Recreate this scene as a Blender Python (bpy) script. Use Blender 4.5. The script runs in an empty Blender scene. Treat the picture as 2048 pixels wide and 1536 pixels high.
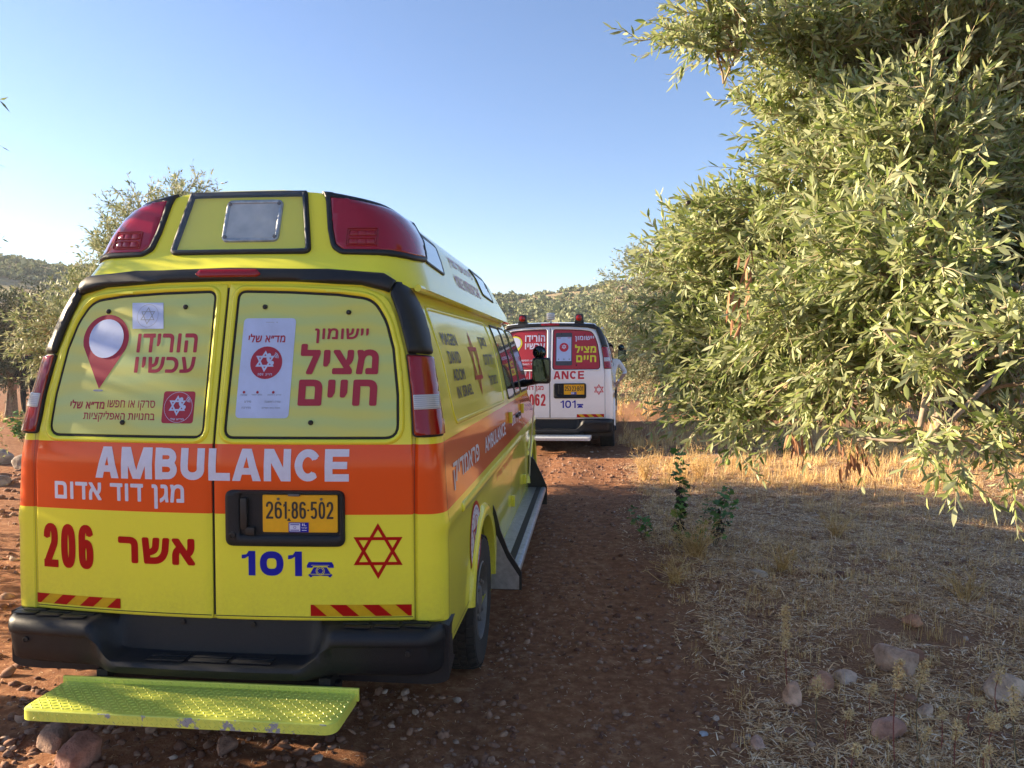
import bpy, bmesh, math, random
import numpy as np
from mathutils import Vector, Matrix
from mathutils.geometry import delaunay_2d_cdt

random.seed(7)
RNG = np.random.default_rng(7)
SC = bpy.context.scene
COL = SC.collection
PI = math.pi

# ------------------------------------------------------------------ camera
cam_d = bpy.data.cameras.new('camera')
cam_d.sensor_width = 36.0
cam_d.lens = 1535.0 / 2048.0 * 36.0
cam_d.clip_start = 0.05
cam_d.clip_end = 3000.0
cam = bpy.data.objects.new('camera', cam_d)
COL.objects.link(cam)
cam.location = (1.604, -3.136, 1.72)
cam.rotation_euler = (PI / 2 - 0.0365, 0.0, 0.0987)
SC.camera = cam

# ------------------------------------------------------------------ sky, sun, exposure
SUN_EL = math.radians(17.5)
SUN_AZ = math.radians(-85.0)          # from +Y, clockwise positive: the sun stands left of the vans
world = bpy.data.worlds.new('World')
SC.world = world
world.use_nodes = True
wn = world.node_tree
sky = wn.nodes.new('ShaderNodeTexSky')
sky.sky_type = 'NISHITA'
sky.sun_disc = False
sky.sun_elevation = SUN_EL
sky.sun_rotation = SUN_AZ
sky.air_density = 1.0
sky.dust_density = 0.2
sky.ozone_density = 2.0
gam = wn.nodes.new('ShaderNodeGamma')          # deeper blue overhead, brighter towards the sun
gam.inputs[1].default_value = 1.05
wn.links.new(sky.outputs[0], gam.inputs[0])
tnt = wn.nodes.new('ShaderNodeMix'); tnt.data_type = 'RGBA'; tnt.blend_type = 'MULTIPLY'; tnt.inputs[0].default_value = 1.0
tnt.inputs[7].default_value = (0.92, 0.91, 1.03, 1.0)     # slightly violet evening blue
wn.links.new(gam.outputs[0], tnt.inputs[6])
wn.links.new(tnt.outputs[2], wn.nodes['Background'].inputs[0])
wn.nodes['Background'].inputs[1].default_value = 0.058
sd = bpy.data.lights.new('sun', 'SUN')
sd.energy = 5.0
sd.angle = math.radians(0.55)
sd.color = (1.0, 0.80, 0.55)
sun = bpy.data.objects.new('sun', sd)
COL.objects.link(sun)
sdir = Vector((math.sin(SUN_AZ) * math.cos(SUN_EL), math.cos(SUN_AZ) * math.cos(SUN_EL), math.sin(SUN_EL)))
sun.rotation_euler = sdir.to_track_quat('Z', 'Y').to_euler()
SC.view_settings.view_transform = 'Standard'
SC.view_settings.look = 'None'
SC.view_settings.gamma = 1.0
SC.view_settings.use_curve_mapping = False
SC.view_settings.exposure = 2.0
SC.cycles.max_bounces = 6
SC.cycles.transparent_max_bounces = 8

# ------------------------------------------------------------------ objects and labels
def tag(o, label=None, cat=None, group=None, kind=None):
    if label: o['label'] = label
    if cat: o['category'] = cat
    if group: o['group'] = group
    if kind: o['kind'] = kind
    return o

def empty(name, loc=(0, 0, 0), rot=(0, 0, 0)):
    o = bpy.data.objects.new(name, None)
    o.empty_display_size = 0.2
    o.location = loc; o.rotation_euler = rot
    COL.objects.link(o)
    return o

def mesh_obj(name, verts, faces, mat, parent=None, smooth=False, angle=None):
    me = bpy.data.meshes.new(name)
    if isinstance(verts, np.ndarray):
        verts = verts.astype(np.float64)
        me.vertices.add(len(verts)); me.vertices.foreach_set('co', verts.ravel())
        f = np.asarray(faces)
        if f.ndim == 2:
            n, k = f.shape
            me.loops.add(n * k); me.loops.foreach_set('vertex_index', f.ravel().astype(np.int32))
            me.polygons.add(n); me.polygons.foreach_set('loop_start', (np.arange(n) * k).astype(np.int32))
            me.update(calc_edges=True)
    else:
        me.from_pydata([tuple(v) for v in verts], [], [tuple(f) for f in faces])
    me.validate()
    for m in (mat if isinstance(mat, (list, tuple)) else [mat]):
        me.materials.append(m)
    if smooth:
        me.polygons.foreach_set('use_smooth', [True] * len(me.polygons))
        if angle is not None:
            try: me.set_sharp_from_angle(angle=math.radians(angle))
            except Exception: pass
    me.update()
    o = bpy.data.objects.new(name, me)
    COL.objects.link(o)
    if parent is not None: o.parent = parent
    return o

class MB:
    """collects shapes into one mesh"""
    def __init__(s): s.v = []; s.f = []
    def add(s, verts, faces):
        b = len(s.v); s.v += [tuple(v) for v in verts]; s.f += [tuple(i + b for i in f) for f in faces]; return s
    def box(s, c, d, rot=None, bev=0.0):
        bm = bmesh.new(); bmesh.ops.create_cube(bm, size=1.0)
        for v in bm.verts: v.co = Vector((v.co.x * d[0], v.co.y * d[1], v.co.z * d[2]))
        if bev > 0: bmesh.ops.bevel(bm, geom=bm.edges[:], offset=bev, segments=2, profile=0.6, affect='EDGES')
        M = Matrix.Translation(Vector(c)) @ (rot.to_4x4() if rot else Matrix.Identity(4))
        bm.transform(M); s.bm(bm); return s
    def bm(s, bm):
        bm.verts.index_update()
        s.add([v.co[:] for v in bm.verts], [[v.index for v in f.verts] for f in bm.faces]); bm.free(); return s
    def tube(s, pts, rad, n=8, caps=True):
        pts = [Vector(p) for p in pts]; m = len(pts)
        rad = rad if isinstance(rad, (list, tuple)) else [rad] * m
        vs = []; fs = []; prev = None
        for i, p in enumerate(pts):
            t = (pts[min(i + 1, m - 1)] - pts[max(i - 1, 0)]).normalized()
            if prev is None:
                a = Vector((0, 0, 1)) if abs(t.z) < .9 else Vector((1, 0, 0))
                x = t.cross(a).normalized()
            else: x = (prev - t * prev.dot(t)).normalized()
            prev = x; y = t.cross(x)
            for k in range(n):
                a = 2 * PI * k / n
                vs.append(p + (x * math.cos(a) + y * math.sin(a)) * rad[i])
        for i in range(m - 1):
            for k in range(n):
                k2 = (k + 1) % n
                fs.append((i * n + k, i * n + k2, (i + 1) * n + k2, (i + 1) * n + k))
        if caps: fs.append(tuple(range(n - 1, -1, -1))); fs.append(tuple((m - 1) * n + k for k in range(n)))
        s.add(vs, fs); return s
    def lathe(s, prof, n=32, axis='X', c=(0, 0, 0)):
        vs = []; fs = []; m = len(prof)
        for (r, h) in prof:
            for k in range(n):
                a = 2 * PI * k / n; p = (r * math.cos(a), r * math.sin(a))
                q = {'X': (h, p[0], p[1]), 'Y': (p[0], h, p[1]), 'Z': (p[0], p[1], h)}[axis]
                vs.append((q[0] + c[0], q[1] + c[1], q[2] + c[2]))
        for i in range(m - 1):
            for k in range(n):
                k2 = (k + 1) % n
                fs.append((i * n + k, i * n + k2, (i + 1) * n + k2, (i + 1) * n + k))
        s.add(vs, fs); return s
    def build(s, name, mat, parent=None, smooth=True, angle=35, recalc=True):
        o = mesh_obj(name, s.v, s.f, mat, parent, smooth, angle)
        if recalc and len(s.f) < 60000:
            bm = bmesh.new(); bm.from_mesh(o.data)
            bmesh.ops.recalc_face_normals(bm, faces=bm.faces[:]); bm.to_mesh(o.data); bm.free()
            if smooth and angle is not None:
                try: o.data.set_sharp_from_angle(angle=math.radians(angle))
                except Exception: pass
        return o

# ------------------------------------------------------------------ materials
MATS = {}
def newmat(name):
    m = bpy.data.materials.new(name); m.use_nodes = True
    nt = m.node_tree; return m, nt, nt.nodes['Principled BSDF']

def N(nt, t, **kw):
    n = nt.nodes.new(t)
    for k, v in kw.items():
        if k in ('operation', 'blend_type', 'data_type', 'wave_type', 'feature', 'bands_direction', 'wave_profile', 'distance', 'interpolation_type'): setattr(n, k, v)
    return n

def noise(nt, scale, detail=4, rough=.55, coord=None, dist=0.0):
    n = nt.nodes.new('ShaderNodeTexNoise'); n.inputs['Scale'].default_value = scale
    n.inputs['Detail'].default_value = detail; n.inputs['Roughness'].default_value = rough
    n.inputs['Distortion'].default_value = dist
    if coord is not None: nt.links.new(coord, n.inputs['Vector'])
    return n

def ramp(nt, src, stops):
    r = nt.nodes.new('ShaderNodeValToRGB'); e = r.color_ramp.elements
    while len(e) < len(stops): e.new(0.5)
    for i, (p, c) in enumerate(stops):
        e[i].position = p; e[i].color = (*c, 1) if len(c) == 3 else c
    nt.links.new(src, r.inputs[0]); return r

def bump(nt, bsdf, src, strength=.2, dist=.01, normal=None):
    b = nt.nodes.new('ShaderNodeBump'); b.inputs['Strength'].default_value = strength
    b.inputs['Distance'].default_value = dist; nt.links.new(src, b.inputs['Height'])
    if normal is not None: nt.links.new(normal, b.inputs['Normal'])
    nt.links.new(b.outputs[0], bsdf.inputs['Normal']); return b

def objc(nt): return nt.nodes.new('ShaderNodeTexCoord').outputs['Object']

def plain(name, col, rough=.5, metal=0, coat=0, var=.12, nscale=40, bmp=0.0, spec=.5):
    if name in MATS: return MATS[name]
    m, nt, b = newmat(name); c = objc(nt)
    n = noise(nt, nscale, 5, .6, c)
    lo = tuple(x * (1 - var) for x in col); hi = tuple(min(1, x * (1 + var)) for x in col)
    r = ramp(nt, n.outputs[0], [(.3, lo), (.7, hi)])
    nt.links.new(r.outputs[0], b.inputs['Base Color'])
    b.inputs['Roughness'].default_value = rough; b.inputs['Metallic'].default_value = metal
    b.inputs['Coat Weight'].default_value = coat; b.inputs['Coat Roughness'].default_value = .04
    b.inputs['Specular IOR Level'].default_value = spec
    if bmp: bump(nt, b, n.outputs[0], bmp, .004)
    MATS[name] = m; return m

def paint(name, col, stripe=None, zlo=0, zhi=0, dirt=(.20, .12, .07), coat=1.0):
    """clear-coated van paint; an applied colour band between two heights; dust low down"""
    m, nt, b = newmat(name); c = objc(nt)
    sep = nt.nodes.new('ShaderNodeSeparateXYZ'); nt.links.new(c, sep.inputs[0])
    base = nt.nodes.new('ShaderNodeRGB'); base.outputs[0].default_value = (*col, 1)
    out = base.outputs[0]
    if stripe:
        a = N(nt, 'ShaderNodeMath', operation='GREATER_THAN'); nt.links.new(sep.outputs[2], a.inputs[0]); a.inputs[1].default_value = zlo
        d = N(nt, 'ShaderNodeMath', operation='LESS_THAN'); nt.links.new(sep.outputs[2], d.inputs[0]); d.inputs[1].default_value = zhi
        mu = N(nt, 'ShaderNodeMath', operation='MULTIPLY'); nt.links.new(a.outputs[0], mu.inputs[0]); nt.links.new(d.outputs[0], mu.inputs[1])
        mx = N(nt, 'ShaderNodeMix', data_type='RGBA'); nt.links.new(mu.outputs[0], mx.inputs[0])
        nt.links.new(out, mx.inputs[6]); mx.inputs[7].default_value = (*stripe, 1); out = mx.outputs[2]
    n = noise(nt, 3.5, 8, .65, c); n2 = noise(nt, 60, 6, .7, c)
    mr = nt.nodes.new('ShaderNodeMapRange'); nt.links.new(sep.outputs[2], mr.inputs[0])
    mr.inputs[1].default_value = .85; mr.inputs[2].default_value = .25; mr.inputs[3].default_value = 0.14; mr.inputs[4].default_value = 1.5
    m1 = N(nt, 'ShaderNodeMath', operation='MULTIPLY'); nt.links.new(mr.outputs[0], m1.inputs[0]); nt.links.new(n.outputs[0], m1.inputs[1])
    m2 = N(nt, 'ShaderNodeMath', operation='MULTIPLY'); nt.links.new(m1.outputs[0], m2.inputs[0]); nt.links.new(n2.outputs[0], m2.inputs[1])
    mx2 = N(nt, 'ShaderNodeMix', data_type='RGBA'); nt.links.new(m2.outputs[0], mx2.inputs[0])
    nt.links.new(out, mx2.inputs[6]); mx2.inputs[7].default_value = (*dirt, 1)
    nt.links.new(mx2.outputs[2], b.inputs['Base Color'])
    b.inputs['Roughness'].default_value = .38
    b.inputs['Coat Weight'].default_value = coat; b.inputs['Coat IOR'].default_value = 1.33; b.inputs['Specular IOR Level'].default_value = .12
    rr = nt.nodes.new('ShaderNodeMapRange'); nt.links.new(n.outputs[0], rr.inputs[0])
    rr.inputs[3].default_value = .02; rr.inputs[4].default_value = .12
    nt.links.new(rr.outputs[0], b.inputs['Coat Roughness'])
    n3 = noise(nt, 5, 2, .5, c); bump(nt, b, n3.outputs[0], .06, .01)
    MATS[name] = m; return m

def glassy(name, col, rough=.05, trans=0.0, emit=0):
    if name in MATS: return MATS[name]
    m, nt, b = newmat(name); c = objc(nt)
    w = nt.nodes.new('ShaderNodeTexVoronoi'); w.inputs['Scale'].default_value = 160; nt.links.new(c, w.inputs['Vector'])
    b.inputs['Base Color'].default_value = (*col, 1); b.inputs['Roughness'].default_value = rough
    b.inputs['Coat Weight'].default_value = 1.0; b.inputs['Coat Roughness'].default_value = .03
    b.inputs['Transmission Weight'].default_value = trans
    b.inputs['Specular IOR Level'].default_value = .3; b.inputs['Coat IOR'].default_value = 1.4; bump(nt, b, w.outputs[0], .06, .002)
    MATS[name] = m; return m

YEL = (0.86, 0.82, 0.055)
M_YEL = paint('yellow_paint', YEL, (0.80, 0.085, 0.004), 1.043, 1.342)
M_YEL2 = paint('plain_yellow_paint', YEL)
M_WHT = paint('white_paint', (.86, .87, .88))
M_BLKT = plain('black_trim', (.006, .007, .009), .5, bmp=.0, var=.2)
M_BLKP = plain('bumper_plastic', (.009, .011, .015), .5, bmp=.35, nscale=220, var=.4, spec=.35)
M_SEAL = plain('rubber_seal', (.008, .008, .008), .7)
M_TYRE = plain('tyre_rubber', (.018, .017, .016), .85, bmp=.3, nscale=60, var=.4)
M_RIM = plain('steel_rim', (.13, .125, .12), .5, metal=.3)
M_ALU = plain('aluminium', (.42, .43, .44), .38, metal=.7, nscale=25, var=.25)
M_RED = plain('red_vinyl', (.42, .003, .004), .35, var=.06, spec=.15)
M_REDW = plain('red_film_print', (.36, .035, .062), .5, var=.10, nscale=400, spec=.2)
M_BLUE = plain('blue_vinyl', (.008, .015, .34), .35, var=.06, spec=.15)
M_WVIN = plain('white_vinyl', (.62, .65, .80), .4, var=.05)
M_WFILM = plain('pale_film_print', (.46, .56, .80), .5, var=.12, nscale=7)
M_BVIN = plain('black_vinyl', (.02, .02, .022), .4)
M_AMB = plain('amber_vinyl', (.62, .38, .010), .4, var=.08, spec=.2)
M_GREY = plain('grey_print', (.25, .29, .36), .6)
M_PLATE = plain('yellow_number_plate', (.80, .42, .008), .3, var=.05)
M_LENS = glassy('red_lens', (.30, .003, .018), .10)
M_LENS2 = glassy('dark_red_lens', (.27, .001, .004), .10)
M_CLEAR = glassy('clear_lens', (.55, .57, .60), .15)
M_GLASS = glassy('dark_glass', (.012, .016, .016), .03)
M_MIRR = plain('mirror_glass', (.05, .07, .07), .03, metal=1, var=.02)
M_YTXT = plain('yellow_vinyl', (.75, .70, .03), .4)

def film_mat():
    m, nt, b = newmat('perforated_yellow_film'); c = objc(nt)
    n = noise(nt, 2.2, 2, .5, c)
    w = nt.nodes.new('ShaderNodeTexWave'); w.wave_type = 'RINGS'; w.inputs['Scale'].default_value = 3.5
    w.inputs['Distortion'].default_value = 3.0; w.inputs['Detail'].default_value = 1
    nt.links.new(c, w.inputs['Vector'])
    r = ramp(nt, w.outputs[0], [(.1, (.50, .62, .20)), (.9, (.68, .64, .10))])
    r2 = ramp(nt, n.outputs[0], [(.35, (.44, .57, .19)), (.65, (.60, .57, .07))])
    mx = N(nt, 'ShaderNodeMix', data_type='RGBA'); mx.inputs[0].default_value = .55
    nt.links.new(r.outputs[0], mx.inputs[6]); nt.links.new(r2.outputs[0], mx.inputs[7])
    v = nt.nodes.new('ShaderNodeTexVoronoi'); v.inputs['Scale'].default_value = 350; nt.links.new(c, v.inputs['Vector'])
    r3 = ramp(nt, v.outputs[0], [(.12, (.6, .6, .6)), (.35, (1, 1, 1))])
    mm = N(nt, 'ShaderNodeMix', data_type='RGBA', blend_type='MULTIPLY'); mm.inputs[0].default_value = .35
    nt.links.new(mx.outputs[2], mm.inputs[6]); nt.links.new(r3.outputs[0], mm.inputs[7])
    nt.links.new(mm.outputs[2], b.inputs['Base Color'])
    b.inputs['Roughness'].default_value = .4; b.inputs['Coat Weight'].default_value = .25; b.inputs['Coat Roughness'].default_value = .12
    return m
M_FILM = film_mat()
M_FILMR = plain('perforated_red_film', (.42, .02, .035), .45, var=.12, nscale=300)

def tread_mat():
    """painted tread plate, paint worn off along its outer edge"""
    m, nt, b = newmat('yellow_tread_plate'); c = objc(nt)
    n = noise(nt, 9, 6, .7, c); n2 = noise(nt, 45, 5, .7, c)
    sep = nt.nodes.new('ShaderNodeSeparateXYZ'); nt.links.new(c, sep.inputs[0])
    mr = nt.nodes.new('ShaderNodeMapRange'); nt.links.new(sep.outputs[1], mr.inputs[0])
    mr.inputs[1].default_value = -.315; mr.inputs[2].default_value = -.335
    a = N(nt, 'ShaderNodeMath', operation='MULTIPLY'); nt.links.new(mr.outputs[0], a.inputs[0]); nt.links.new(n.outputs[0], a.inputs[1])
    r = ramp(nt, a.outputs[0], [(.565, (0, 0, 0)), (.59, (1, 1, 1))])
    r2 = ramp(nt, n2.outputs[0], [(.25, (.58, .64, .10)), (.75, (.74, .78, .12))])
    mx = N(nt, 'ShaderNodeMix', data_type='RGBA'); nt.links.new(r.outputs[0], mx.inputs[0])
    nt.links.new(r2.outputs[0], mx.inputs[6]); mx.inputs[7].default_value = (.3, .31, .33, 1)
    nt.links.new(mx.outputs[2], b.inputs['Base Color'])
    b.inputs['Roughness'].default_value = .33; b.inputs['Coat Weight'].default_value = .3
    bump(nt, b, n2.outputs[0], .1, .003)
    return m
M_TREAD = tread_mat()

def soil_mat():
    m, nt, b = newmat('red_soil')
    c = objc(nt)
    n1 = noise(nt, .8, 8, .62, c); n2 = noise(nt, 14, 10, .7, c); n3 = noise(nt, 90, 6, .7, c)
    r1 = ramp(nt, n2.outputs[0], [(.25, (.13, .053, .024)), (.5, (.26, .115, .055)), (.75, (.47, .26, .14))])
    straw = ramp(nt, n3.outputs[0], [(.3, (.13, .058, .030)), (.52, (.32, .175, .095)), (.8, (.66, .44, .25))])
    sep = nt.nodes.new('ShaderNodeSeparateXYZ'); nt.links.new(c, sep.inputs[0])
    # straw covers the field right of the track and beyond the second van
    a = N(nt, 'ShaderNodeMath', operation='MULTIPLY_ADD'); nt.links.new(n1.outputs[0], a.inputs[0]); a.inputs[1].default_value = 2.6
    nt.links.new(sep.outputs[0], a.inputs[2])
    mr = nt.nodes.new('ShaderNodeMapRange'); mr.interpolation_type = 'SMOOTHSTEP'; nt.links.new(a.outputs[0], mr.inputs[0])
    mr.inputs[1].default_value = 3.1; mr.inputs[2].default_value = 4.3; mr.inputs[4].default_value = .75
    mr2 = nt.nodes.new('ShaderNodeMapRange'); nt.links.new(sep.outputs[1], mr2.inputs[0])
    mr2.inputs[1].default_value = 15; mr2.inputs[2].default_value = 30; mr2.inputs[4].default_value = .6
    mxm = N(nt, 'ShaderNodeMath', operation='MAXIMUM'); nt.links.new(mr.outputs[0], mxm.inputs[0]); nt.links.new(mr2.outputs[0], mxm.inputs[1])
    mx = N(nt, 'ShaderNodeMix', data_type='RGBA'); nt.links.new(mxm.outputs[0], mx.inputs[0])
    nt.links.new(r1.outputs[0], mx.inputs[6]); nt.links.new(straw.outputs[0], mx.inputs[7])
    nt.links.new(mx.outputs[2], b.inputs['Base Color'])
    b.inputs['Roughness'].default_value = .95; b.inputs['Specular IOR Level'].default_value = .15
    ad = N(nt, 'ShaderNodeMath', operation='ADD'); nt.links.new(n2.outputs[0], ad.inputs[0]); nt.links.new(n3.outputs[0], ad.inputs[1])
    bump(nt, b, ad.outputs[0], .7, .02)
    return m
M_SOIL = soil_mat()

def island_mat(name, stops, rough=.8, back=None, trans=0.0, nscale=None, spec=.3):
    """one tint per leaf, stone or blade; leaves have a paler underside"""
    m, nt, b = newmat(name)
    g = nt.nodes.new('ShaderNodeNewGeometry')
    r = ramp(nt, g.outputs['Random Per Island'], stops); out = r.outputs[0]
    if back:
        rb = ramp(nt, g.outputs['Random Per Island'], back)
        mx = N(nt, 'ShaderNodeMix', data_type='RGBA'); nt.links.new(g.outputs['Backfacing'], mx.inputs[0])
        nt.links.new(out, mx.inputs[6]); nt.links.new(rb.outputs[0], mx.inputs[7]); out = mx.outputs[2]
    if nscale:
        c = objc(nt); n = noise(nt, nscale, 6, .65, c)
        r2 = ramp(nt, n.outputs[0], [(.3, (.65, .62, .6)), (.7, (1.2, 1.2, 1.2))])
        mm = N(nt, 'ShaderNodeMix', data_type='RGBA', blend_type='MULTIPLY'); mm.inputs[0].default_value = 1
        nt.links.new(out, mm.inputs[6]); nt.links.new(r2.outputs[0], mm.inputs[7]); out = mm.outputs[2]
        bump(nt, b, n.outputs[0], .5, .01)
    nt.links.new(out, b.inputs['Base Color'])
    b.inputs['Roughness'].default_value = rough; b.inputs['Specular IOR Level'].default_value = spec
    if trans:
        t = nt.nodes.new('ShaderNodeBsdfTranslucent'); nt.links.new(out, t.inputs[0])
        ms = nt.nodes.new('ShaderNodeMixShader'); ms.inputs[0].default_value = trans
        nt.links.new(b.outputs[0], ms.inputs[1]); nt.links.new(t.outputs[0], ms.inputs[2])
        nt.links.new(ms.outputs[0], nt.nodes['Material Output'].inputs['Surface'])
    return m
M_LEAF = island_mat('olive_leaf', [(0, (.09, .14, .035)), (.3, (.20, .26, .07)), (.7, (.34, .39, .13)), (1, (.50, .51, .24))], .42,
                    back=[(0, (.30, .35, .17)), (1, (.47, .50, .30))], trans=.38, spec=.4)
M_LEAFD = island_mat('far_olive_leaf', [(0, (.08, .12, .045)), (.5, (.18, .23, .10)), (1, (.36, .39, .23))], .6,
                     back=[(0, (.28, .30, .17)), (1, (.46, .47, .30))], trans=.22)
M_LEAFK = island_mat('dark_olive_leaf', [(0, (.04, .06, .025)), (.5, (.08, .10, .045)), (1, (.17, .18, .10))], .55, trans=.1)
M_SCRUB = island_mat('scrub_leaf', [(0, (.11, .14, .07)), (.5, (.19, .22, .11)), (1, (.32, .33, .20))], .95, trans=.15)
M_STRAW = island_mat('dry_straw', [(0, (.30, .15, .06)), (.3, (.60, .35, .16)), (.7, (.86, .60, .32)), (1, (.95, .84, .64))], .85, trans=.1)
M_DRY = island_mat('dry_grass', [(0, (.42, .25, .08)), (.5, (.70, .47, .18)), (1, (.90, .72, .40))], .85, trans=.2)
M_STONE = island_mat('field_stones', [(0, (.13, .062, .042)), (.6, (.27, .15, .10)), (.95, (.36, .23, .16)), (1, (.52, .42, .35))], .92, nscale=30)
M_BARK = plain('olive_bark', (.26, .20, .145), .9, var=.45, nscale=22, bmp=.8)
M_TWIG = plain('olive_twig', (.36, .29, .18), .8, var=.3)
M_WEED = island_mat('weed_leaf', [(0, (.06, .15, .035)), (.6, (.11, .24, .05)), (.9, (.17, .30, .06)), (1, (.40, .38, .05))], .5, trans=.2)
M_WEEDK = plain('withered_leaf', (.03, .025, .02), .8)
M_STEM = plain('weed_stem', (.12, .10, .05), .7)
M_SEED = island_mat('seed_head', [(0, (.55, .38, .16)), (1, (.80, .62, .34))], .9)
M_RSTEM = plain('red_stem', (.22, .05, .035), .6)
M_OLV = plain('green_olive', (.22, .30, .07), .35, var=.2)
M_OLVK = plain('ripe_olive', (.02, .012, .02), .35)
M_DEADL = island_mat('dead_leaf', [(0, (.22, .10, .05)), (1, (.36, .19, .10))], .8)
M_SKIN = plain('skin', (.42, .22, .14), .6)
M_CLOTHK = plain('dark_clothing', (.012, .014, .02), .9)
M_CLOTHW = plain('white_clothing', (.75, .75, .76), .9)
M_TAPE = plain('barrier_tape', (.75, .03, .02), .5)

# ------------------------------------------------------------------ flat outlines -> triangles
def area(p): return .5 * sum(p[i][0] * p[(i + 1) % len(p)][1] - p[(i + 1) % len(p)][0] * p[i][1] for i in range(len(p)))

def fill(contours, grid=None, extra=None):
    """non-zero winding fill of overlapping outlines; grid adds cut lines so the sheet can bend"""
    vs = []; es = []; fs = []; sg = []
    cs = [c for c in contours if abs(area(c)) > 1e-9]
    for c in cs:
        s = 1 if area(c) > 0 else -1
        b = len(vs); q = c if s > 0 else c[::-1]
        vs += [Vector((x, y)) for x, y in q]; fs.append(list(range(b, b + len(q)))); sg.append(s)
    for c in (extra or []):
        b = len(vs); vs += [Vector((x, y)) for x, y in c]
        es += [(b + i, b + (i + 1) % len(c)) for i in range(len(c))]
    xs = [v.x for v in vs]; ys = [v.y for v in vs]
    x0, x1, y0, y1 = min(xs), max(xs), min(ys), max(ys)
    if grid:
        gx, gy = grid if isinstance(grid, tuple) else (grid, grid)
        k = math.ceil(x0 / gx)
        while k * gx < x1: b = len(vs); vs += [Vector((k * gx, y0 - .001)), Vector((k * gx, y1 + .001))]; es.append((b, b + 1)); k += 1
        k = math.ceil(y0 / gy)
        while k * gy < y1: b = len(vs); vs += [Vector((x0 - .001, k * gy)), Vector((x1 + .001, k * gy))]; es.append((b, b + 1)); k += 1
    V, E_, F, ov, oe, of = delaunay_2d_cdt(vs, es, fs, 0, 1e-6, True)
    P = np.array([(v.x, v.y) for v in V]); T = np.array([tuple(f) for f in F]); cen = P[T].mean(1); wn_ = np.zeros(len(T), int)
    for c in cs:
        c_ = np.array(c); d_ = np.roll(c_, -1, 0)
        m_ = np.where((cen[:, 0] >= c_[:, 0].min()) & (cen[:, 0] <= c_[:, 0].max()) & (cen[:, 1] >= c_[:, 1].min()) & (cen[:, 1] <= c_[:, 1].max()))[0]
        if not len(m_): continue
        q = cen[m_]; y = q[:, 1:2]; x = q[:, 0:1]; ay, by = c_[None, :, 1], d_[None, :, 1]; ax, bx = c_[None, :, 0], d_[None, :, 0]
        cr = (bx - ax) * (y - ay) - (x - ax) * (by - ay); wn_[m_] += (((ay <= y) & (by > y) & (cr > 0)).astype(int) - ((ay > y) & (by <= y) & (cr < 0)).astype(int)).sum(1)
    out = [tuple(f) for f, w in zip(F, wn_) if w != 0]
    used = sorted({i for f in out for i in f}); mp = {j: i for i, j in enumerate(used)}
    return [(V[j].x, V[j].y) for j in used], [tuple(mp[i] for i in f) for f in out]

def inset(p, d):
    n = len(p); s = 1 if area(p) > 0 else -1; out = []
    for i in range(n):
        a = Vector(p[i - 1]); b = Vector(p[i]); c = Vector(p[(i + 1) % n])
        e1 = (b - a).normalized(); e2 = (c - b).normalized()
        n1 = Vector((-e1.y, e1.x)) * s; n2 = Vector((-e2.y, e2.x)) * s
        nn = (n1 + n2); L = nn.length
        if L < 1e-6: nn = n1; L = 1
        nn /= L; k = 1 / max(.5, nn.dot(n1)); q = b + nn * d * k; out.append((q.x, q.y))
    return out

def roundp(p, r, seg=5):
    """round the corners; r is one radius or one per corner"""
    n = len(p); out = []
    for i in range(n):
        rr = r[i] if isinstance(r, (list, tuple)) else r
        b = Vector(p[i])
        if rr <= 0: out.append((b.x, b.y)); continue
        a = Vector(p[i - 1]); c = Vector(p[(i + 1) % n]); d1 = (a - b); d2 = (c - b)
        rr = min(rr, d1.length * .48, d2.length * .48); s = b + d1.normalized() * rr; e = b + d2.normalized() * rr
        for k in range(seg + 1):
            t = k / seg; q = s * (1 - t) ** 2 + b * 2 * t * (1 - t) + e * t * t; out.append((q.x, q.y))
    return out

def disc(cx, cy, r, n=24, ry=None): return [(cx + r * math.cos(2 * PI * k / n), cy + (ry or r) * math.sin(2 * PI * k / n)) for k in range(n)]
def rect(x0, y0, x1, y1): return [(x0, y0), (x1, y0), (x1, y1), (x0, y1)]
def hole(p): return p[::-1] if area(p) > 0 else p

def strokes(path, w, closed=False):
    """polyline pen stroke as overlapping positive outlines"""
    out = []; n = len(path); m = n if closed else n - 1
    for i in range(m):
        a = Vector(path[i]); b = Vector(path[(i + 1) % n]); d = b - a
        if d.length < 1e-7: continue
        nn = Vector((-d.y, d.x)).normalized() * w / 2
        q = [tuple(a - nn), tuple(b - nn), tuple(b + nn), tuple(a + nn)]
        out.append(q if area(q) > 0 else q[::-1])
    rng = range(n) if closed else range(1, n - 1)
    for i in rng: out.append(disc(path[i][0], path[i][1], w / 2, 10))
    return out

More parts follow.
